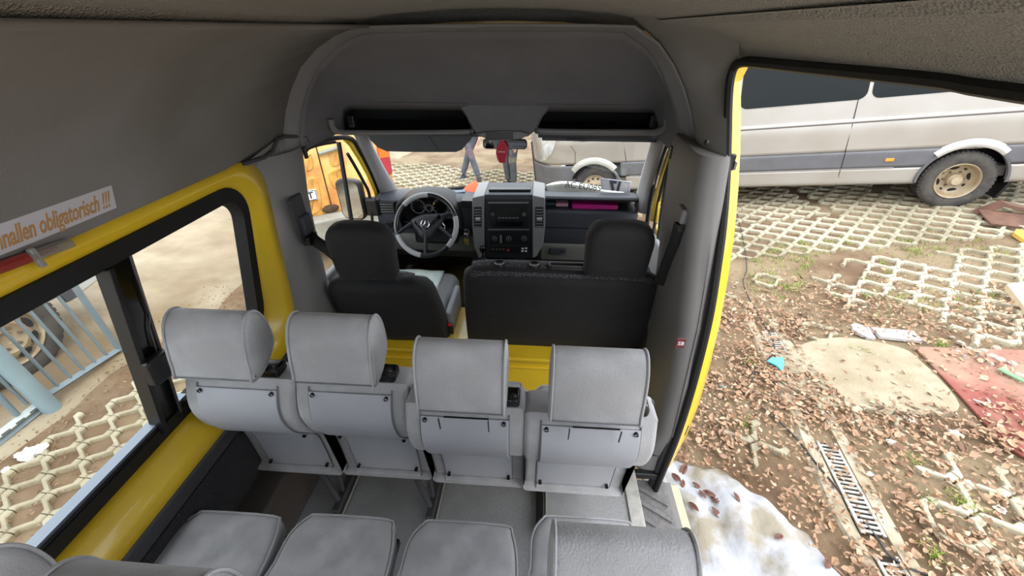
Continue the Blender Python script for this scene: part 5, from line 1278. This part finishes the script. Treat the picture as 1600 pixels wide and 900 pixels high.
def leafmesh(mb,c,s,a,tx,ty,curl=.25,wd=.45,jag=None):
    pts=[]
    for u,w_ in((-1,.02),(-.55,.8),(0,1),(.55,.7),(1,.02)):
        for side_ in(-1,0,1):
            w2=w_*jag[(u,side_)] if jag else w_
            x=u*s;y=side_*w2*wd*s; z=abs(side_)*curl*s*w2+curl*s*.5*u*u
            pts.append(Vector((x,y,z)))
    rot=Euler((tx,ty,a)).to_matrix(); pts=[rot@p+Vector(c) for p in pts]
    fs=[]
    for i in range(4):
        for j in range(2): fs.append((i*3+j,(i+1)*3+j,(i+1)*3+j+1,i*3+j+1))
    mb.add(pts,fs)
dkleaf=mat('wet_leaf',(92,60,52),.6,col2=(120,78,62),nscale=30)
spots=[((1069,730),'the longest, near the pillar foot'),((1056,749),'left of the pair near the pillar foot'),((1088,757),'right of the pair near the door step'),((1096,776),'left one of the dark clump mid-snow'),((1107,773),'top of the dark clump mid-snow'),((1116,784),'right one of the dark clump mid-snow'),((1149,780),'alone right of the dark clump'),((1118,801),'small and lowest under the dark clump'),((1066,757),'tiny, between the pair near the pillar foot'),((1214,842),'reddish, alone in the lower snow'),((1293,878),'at the lower right snow edge'),((1083,795),'dull, near the door sill')]
for i,((px,py),d_) in enumerate(spots):
    q=G(px,py,.04); z=onsnow(q.x,q.y); mb=MB(); s_=random.uniform(.028,.040)*(1.4 if i==0 else 1)
    leafmesh(mb,(0,0,0),s_,random.random()*6,random.uniform(-.4,.4),random.uniform(-.4,.4),.35)
    if i in(4,5): leafmesh(mb,(.01,.0,.003),s_*.8,random.random()*6,.5,0,.4)
    o=mb.build('dark_leaf',dkleaf,solid=.001); o.location=(q.x,q.y,z+.006); tag(o,'dark wet leaf on the snow, '+d_,'leaf',group='dark leaves lying on the snow')
# leaf litter
def dens(x,y):
    d=0
    for cx,cy,r,wt_ in((2.0,2.45,.42,1.),(2.35,2.1,.45,1.),(2.7,1.9,.40,1.),(1.75,2.2,.5,.9),(1.6,1.9,.5,.6),(3.05,1.75,.35,.9),(2.35,3.05,.5,.55),(2.9,3.05,.5,.45),(1.9,3.2,.5,.6),(2.85,1.5,.4,.5),(3.3,2.85,.5,.5),(2.5,1.0,.3,.6),(2.4,1.45,.25,.7),(1.85,1.35,.25,.6),(2.0,.95,.2,.8),(1.9,1.7,.3,.5),(3.9,2.9,.5,.3)):
        d=max(d,wt_*math.exp(-((x-cx)**2+(y-cy)**2)/(r*r)))
    # bare pad
    if 2.45<x<3.2 and 1.95<y<2.75: d*=.12+.3*max(0,(2.15-y)/.2 if y<2.15 else 0)
    return d*(.65+.6*noise.noise(Vector((x*3,y*3,5))))
mb=MB(); random.seed(3); cnt=0
while cnt<9000:
    x=random.uniform(1.0,4.6);y=random.uniform(.5,3.9)
    if random.random()>dens(x,y):continue
    if onsnow(x,y)>g(x,y)+.01:continue
    s_=random.uniform(.008,.020) if random.random()<.85 else random.uniform(.020,.032)
    leafmesh(mb,gz(x,y,.018+random.random()*.03),s_,random.random()*6.3,random.gauss(0,.4),random.gauss(0,.4),random.uniform(-.3,.6),random.uniform(.35,.75),{(u,k):random.uniform(.4,1.5) for u in(-1,-.55,0,.55,1) for k in(-1,0,1)}); cnt+=1
ll=mb.build('leaf_litter',mat('brown_leaves',(170,120,90),.75,island=((156,120,94),(188,156,128),(124,92,70),(206,180,152),(168,132,102),(182,148,120),(102,78,62))),smooth=0,fix=False); tag(ll,'brown fallen leaves scattered over the ground beside the open door','leaves',kind='stuff')
# fine litter everywhere in the cells
mb=MB(); cnt=0
while cnt<17000:
    r_=random.random()
    if r_<.45: x=random.uniform(1.0,5.5);y=random.uniform(.4,5)
    elif r_<.8: x=random.uniform(-3.2,-1.1);y=random.uniform(.2,3.6)
    else: x=random.uniform(-3,4);y=random.uniform(5,9.5)
    if noise.noise(Vector((x*1.6,y*1.6,2)))<-.25: continue
    if onsnow(x,y)>g(x,y)+.01:continue
    s_=random.uniform(.004,.013)
    leafmesh(mb,gz(x,y,.012+random.random()*.012),s_,random.random()*6.3,random.gauss(0,.4),random.gauss(0,.4),.3,random.uniform(.15,.5)); cnt+=1
ll=mb.build('fine_litter',mat('fine_debris',(120,90,64),.85,island=((96,70,48),(150,118,86),(120,88,60),(184,158,126),(78,58,42))),smooth=0,fix=False); tag(ll,'fine leaf crumbs and twigs strewn in the paving cells','litter',kind='stuff')
# grass tufts
mb=MB(); random.seed(11)
tufts=[G(*p) for p in[(1180,410),(1195,400),(1205,445),(1225,452),(1240,455),(1320,380),(1390,430),(1400,470),(1430,395),(1380,415),(1310,465),(1330,548),(1350,552),(1465,540),(1475,545),(1465,390),(1172,565),(1178,575),(1160,665),(1425,720),(1450,865),(1455,872),(1490,780),(1500,785),(1515,800),(1450,790),(1350,440),(1290,380),(1210,395),(1160,380)]]
for q in tufts:
    for k in range(26):
        a=random.random()*6.3; r_=random.random()*.06; b0=Vector(gz(q.x+r_*math.cos(a),q.y+r_*math.sin(a),.005)); a=random.random()*6.3; h=random.uniform(.02,.06); l=random.uniform(.01,.05); d_=Vector((math.cos(a),math.sin(a),0)); s_=Vector((-d_.y,d_.x,0))*.0022
        m_=b0+d_*l*.4+Vector((0,0,h*.7)); e_=b0+d_*l+Vector((0,0,h*.8)); mb.add([b0-s_,b0+s_,m_+s_,m_-s_,e_],[(0,1,2,3),(3,2,4)])
gr=mb.build('grass_tufts',mat('grass',(120,150,60),.8,island=((98,128,48),(150,168,80),(128,150,64),(186,178,110))),smooth=0,fix=False); tag(gr,'thin grass tufts growing between the pavers and leaves','grass',kind='stuff')
mb=MB()
for k in range(1400):
    x=random.uniform(-3,3);y=random.uniform(5.2,9)
    if k<600: x=random.uniform(2.3,5);y=random.uniform(3.0,4.6)
    if noise.noise(Vector((x*1.5,y*1.5,30)))<.05:continue
    for j in range(6):
        b0=Vector(gz(x+random.gauss(0,.03),y+random.gauss(0,.03),.0)); a=random.random()*6.3; d_=Vector((math.cos(a),math.sin(a),0)); s_=Vector((-d_.y,d_.x,0))*.004; e_=b0+d_*.03+Vector((0,0,.035)); mb.add([b0-s_,b0+s_,e_],[(0,1,2)])
gr=mb.build('moss_blades',MATS['grass'],smooth=0,fix=False); tag(gr,'sparse low grass blades in the paving cells','grass',kind='stuff')
# cable
cp_=[G(a,b,.012) for a,b in[(1150,330),(1160,375),(1166,420),(1160,440),(1168,465),(1182,490),(1196,515),(1207,535),(1207,555),(1185,572),(1175,590),(1173,612),(1185,635),(1215,660),(1245,690),(1275,728),(1310,770),(1345,815),(1368,842),(1385,868),(1415,888),(1450,903)]]
cb=MB().tube(catmull([gz(q.x,q.y,.028) for q in cp_],5,False),.0055,8).build('cable',mat('cable_grey',(58,58,62),.5)); tag(cb,'black cable snaking over the leaves along the drain','cable')
cp2=[G(a,b,.012) for a,b in[(1172,400),(1168,425),(1175,445),(1165,470)]]
# drain
dcon=mat('drain_concrete',(190,180,160),.9,col2=(168,156,132),nscale=8,bump=.5,bscale=60)
dl=[(2.33,3.05),(2.27,2.42),(2.17,1.80),(2.08,1.17),(2.04,.4)]
def dpt(t):
    t=t*(len(dl)-1); i=min(int(t),len(dl)-2); f_=t-i; return dl[i][0]+(dl[i+1][0]-dl[i][0])*f_,dl[i][1]+(dl[i+1][1]-dl[i][1])*f_
for s_ in(-1,1):
    mb=MB(); rows=[]
    for i in range(31):
        x,y=dpt(i/30); w1=.065;w2=.13+.03*noise.noise(Vector((y*4,s_,0)))
        rows.append([gz(x+s_*w1,y,.0),gz(x+s_*w1,y,.022),gz(x+s_*w2,y,.020),gz(x+s_*(w2+.02),y,-.01)])
    mb.grid(rows); struct(mb.build('drain_kerb',dcon,smooth=0))
for (y0,y1,lb) in((2.86,2.44,'grey drain grate section at the top, under the cable and beside the blue scrap'),(1.74,1.17,'long white-ribbed drain grate section in the middle of the leaves'),(1.075,.6,'drain grate section at the bottom edge of the view')):
    def xc(y):
        for (a,b),(c,d) in zip(dl,dl[1:]):
            if d<=y<=b: return a+(c-a)*(b-y)/(b-d)
        return 2.05
    x0,x1=xc(y0),xc(y1); L_=math.hypot(x1-x0,y1-y0); an=math.atan2(y0-y1,x0-x1)
    t=thing('drain_grate',lb,'grate',gz((x0+x1)/2,(y0+y1)/2,.018),(0,0,an),group='drain grates')
    for s_ in(-1,1): MB().box((0,s_*.052,.004),(L_,.018,.012)).build('grate_rail',mat('galvanised',(196,194,186),.5,.2,col2=(170,166,156),nscale=30),t,bevel=.002)
    n=int(L_/.028)
    for k in range(n): MB().box((-L_/2+.014+k*.028,0,.003),(.013,.09,.010)).build('grate_bar',MATS['galvanised'],t,bevel=.001)
    MB().box((0,0,-.006),(L_,.10,.004)).build('drain_bed',mat('drain_dark',(48,40,34),.9),t)
# red sheet
RS_=[Vector(gz(*q)) for q in((3.24,2.57),(3.9,2.46),(4.7,2.35),(4.5,1.6),(3.9,1.45),(3.25,1.56),(3.13,1.60),(3.105,1.68),(3.17,2.1))]
c_=RS_; cc=sum(c_,Vector())/len(c_)
mb=MB(); secs=[[q+Vector((0,0,.012)) for q in c_],[q+Vector((0,0,.024)) for q in c_],[cc+(q-cc)*.985+Vector((0,0,.027)) for q in c_],[cc+(q-cc)*.5+Vector((0,0,.024)) for q in c_],[cc+(q-cc)*.02+Vector((0,0,.026)) for q in c_]]
mb.loft(secs,True,True); o=mb.build('red_sheet',mat('red_rubber',(150,82,72),.7,col2=(134,74,66),nscale=4,ndet=8,col3=(160,128,108),n3=2.2,bump=.2,bscale=30)); tag(o,'dusty red sheet lying on the ground at the right edge','sheet')
o=MB().tube([Vector(gz(3.20,2.02,.032)),Vector(gz(3.23,1.985,.034)),Vector(gz(3.27,1.99,.034)),Vector(gz(3.28,2.02,.032))],.005,6).build('white_hook',white); tag(o,'small white bent hook on the red sheet','scrap')
def slab(name,label,cat,pts,th,m,h=.01,tiltz=None,bev=.004):
    a=[Vector(gz(x,y,h)) for x,y in pts]
    if tiltz: a=[q+Vector((0,0,t)) for q,t in zip(a,tiltz)]
    o=MB().loft([a,[q+Vector((0,0,th)) for q in a]]).build(name,m,bevel=bev); return tag(o,label,cat)
stone=mat('pale_stone',(196,192,192),.8,col2=(182,178,180),nscale=20,bump=.2)
def gp(*l): return [(lambda q:(q.x,q.y))(G(*p,.03)) for p in l]
slab('stone_slab','long pale grey stone slab above the bare concrete','slab',gp((1360,512),(1427,518),(1443,534),(1375,527)),.03,stone)
slab('stone_slab','short broken pale stone slab left of the long one','slab',gp((1329,508),(1337,506),(1357,512),(1368,530),(1355,528),(1333,517)),.03,stone)
slab('concrete_slab','beige concrete slab lying on the pavers at the right edge','slab',[(4.40,3.24),(4.85,3.3),(4.8,2.9),(4.20,2.82)],.05,mat('beige_slab',(214,196,166),.9,col2=(198,180,150),nscale=8,bump=.3),h=.03)
o=MB(); a=G(1550,340);
rustm=mat('brown_steel',(120,88,72),.7,col2=(96,68,58),nscale=8,bump=.3)
t=thing('steel_angle','brown rusty bent steel piece at the right edge behind the pavers','scrap metal',tuple(G(1575,340)),(0,0,R(-20)))
MB().loft([[(-.28,y,0),(-.1,y,.16),(.6,y,.04),(.6,y,.0),(-.1,y,.12),(-.24,y,-.01)] for y in(-.02,.12)]).build('upper_flange',rustm,t,bevel=.004)
MB().box((.1,-.18,.03),(.8,.34,.02),Matrix.Rotation(.12,3,'X')).build('base_plate',rustm,t,bevel=.004)
slab('yellow_board','short yellow board at the right edge below the rusty steel','board',gp((1582,366),(1586,360),(1640,366),(1640,392),(1600,378)),.04,mat('yellow_board_paint',(214,178,84),.7))
o=slab('blue_scrap','bright blue plastic scrap on the drain grate','scrap',gp((1197,566),(1204,562),(1222,563),(1224,572),(1223,583),(1212,575)),.012,mat('sky_blue',(90,196,226),.5),h=.035,tiltz=(0,.01,.02,.0,-.01,.01))
slab('green_stick','thin green stick lying over the red sheet at the right edge','stick',gp((1556,580),(1560,577),(1602,598),(1602,603)),.012,mat('green_paint',(120,160,120),.7),h=.04)
random.seed(5)
rub=[((1500,540),.03),((1512,548),.025),((1495,553),.02),((1522,556),.035),((1535,552),.03),((1548,560),.03),((1505,562),.025),((1560,566),.035),((1578,572),.03),((1490,547),.02),((1530,566),.02),((1545,572),.025),((1565,585),.035),((1590,590),.03),((1485,530),.018),((1555,548),.03)]
def rock(mb,r_,seed):
    bm=bmesh.new(); bmesh.ops.create_icosphere(bm,subdivisions=2,radius=r_)
    for v_ in bm.verts:
        n_=noise.noise(v_.co*(1.2/r_)+Vector((seed*3.1,0,0))); v_.co*=1+.45*n_; v_.co.z*=.6
    mb.add([v_.co for v_ in bm.verts],[tuple(q.index for q in f_.verts) for f_ in bm.faces]); bm.free(); return mb
for i,((px,py),r_) in enumerate(rub):
    q=G(px,py); mb=rock(MB(),r_,i); o=mb.build('rubble_stone',mat('rubble',(178,166,154),.9,col2=(156,140,128),nscale=12,bump=.4),smooth=0); o.location=(q.x,q.y,q.z+.02)
    where=['high in the rubble pile','left of the pile middle','at the left foot of the pile','in the pile middle','right of the pile middle','right half, by the red sheet','low, touching the red sheet top edge','right half of the pile','far right on the red sheet','topmost left in the pile','lowest in the middle','low right of the middle','right part, on the red sheet','rightmost, by the frame edge','uppermost of all, small','upper right of the pile'][i]
    tag(o,'broken grey stone above the red sheet, '+where,'stone',group='rubble stones above the red sheet')
wh=mat('white_scrap',(232,234,230),.6)
for (px,py),s_,lb in(((1128,606),.022,'pale mint crumpled wrapper on the leaves near the door'),((1213,735-6),.0,''),((1425,662),.02,'white crumpled paper scrap right of the bare concrete, upper one'),((1390,694),.022,'small translucent white scrap among the leaves'),((1488,680),.024,'white crumpled paper below the red sheet corner'),((1357,744),.014,'tiny white scrap right of the drain grate'),((1560,669),.014,'white chip lying on the red sheet'),((52,712),.055,'white lump of paper on the pavers outside the left window'),((14,738),.02,'tiny white scrap at the left edge of the pavers'),((1410,655),.012,'small pale chip beside the bare concrete'),((1558,800),.02,'pale stone chip at the lower right')):
    if not s_: continue
    q=G(px,py); mb=MB(); bm=bmesh.new(); bmesh.ops.create_icosphere(bm,subdivisions=3,radius=s_)
    for v_ in bm.verts: v_.co*=1+.7*noise.noise(v_.co*(2.0/s_)+Vector((px,0,0))); v_.co.z*=.45; v_.co.x*=1.2
    mb.add([v_.co for v_ in bm.verts],[tuple(k.index for k in f_.verts) for f_ in bm.faces]); bm.free()
    o=mb.build('paper_scrap',mat('mint_scrap',(200,226,214),.6) if 'mint' in lb else wh,smooth=0); o.location=(q.x,q.y,q.z+.02+s_*.2); tag(o,lb,'scrap')
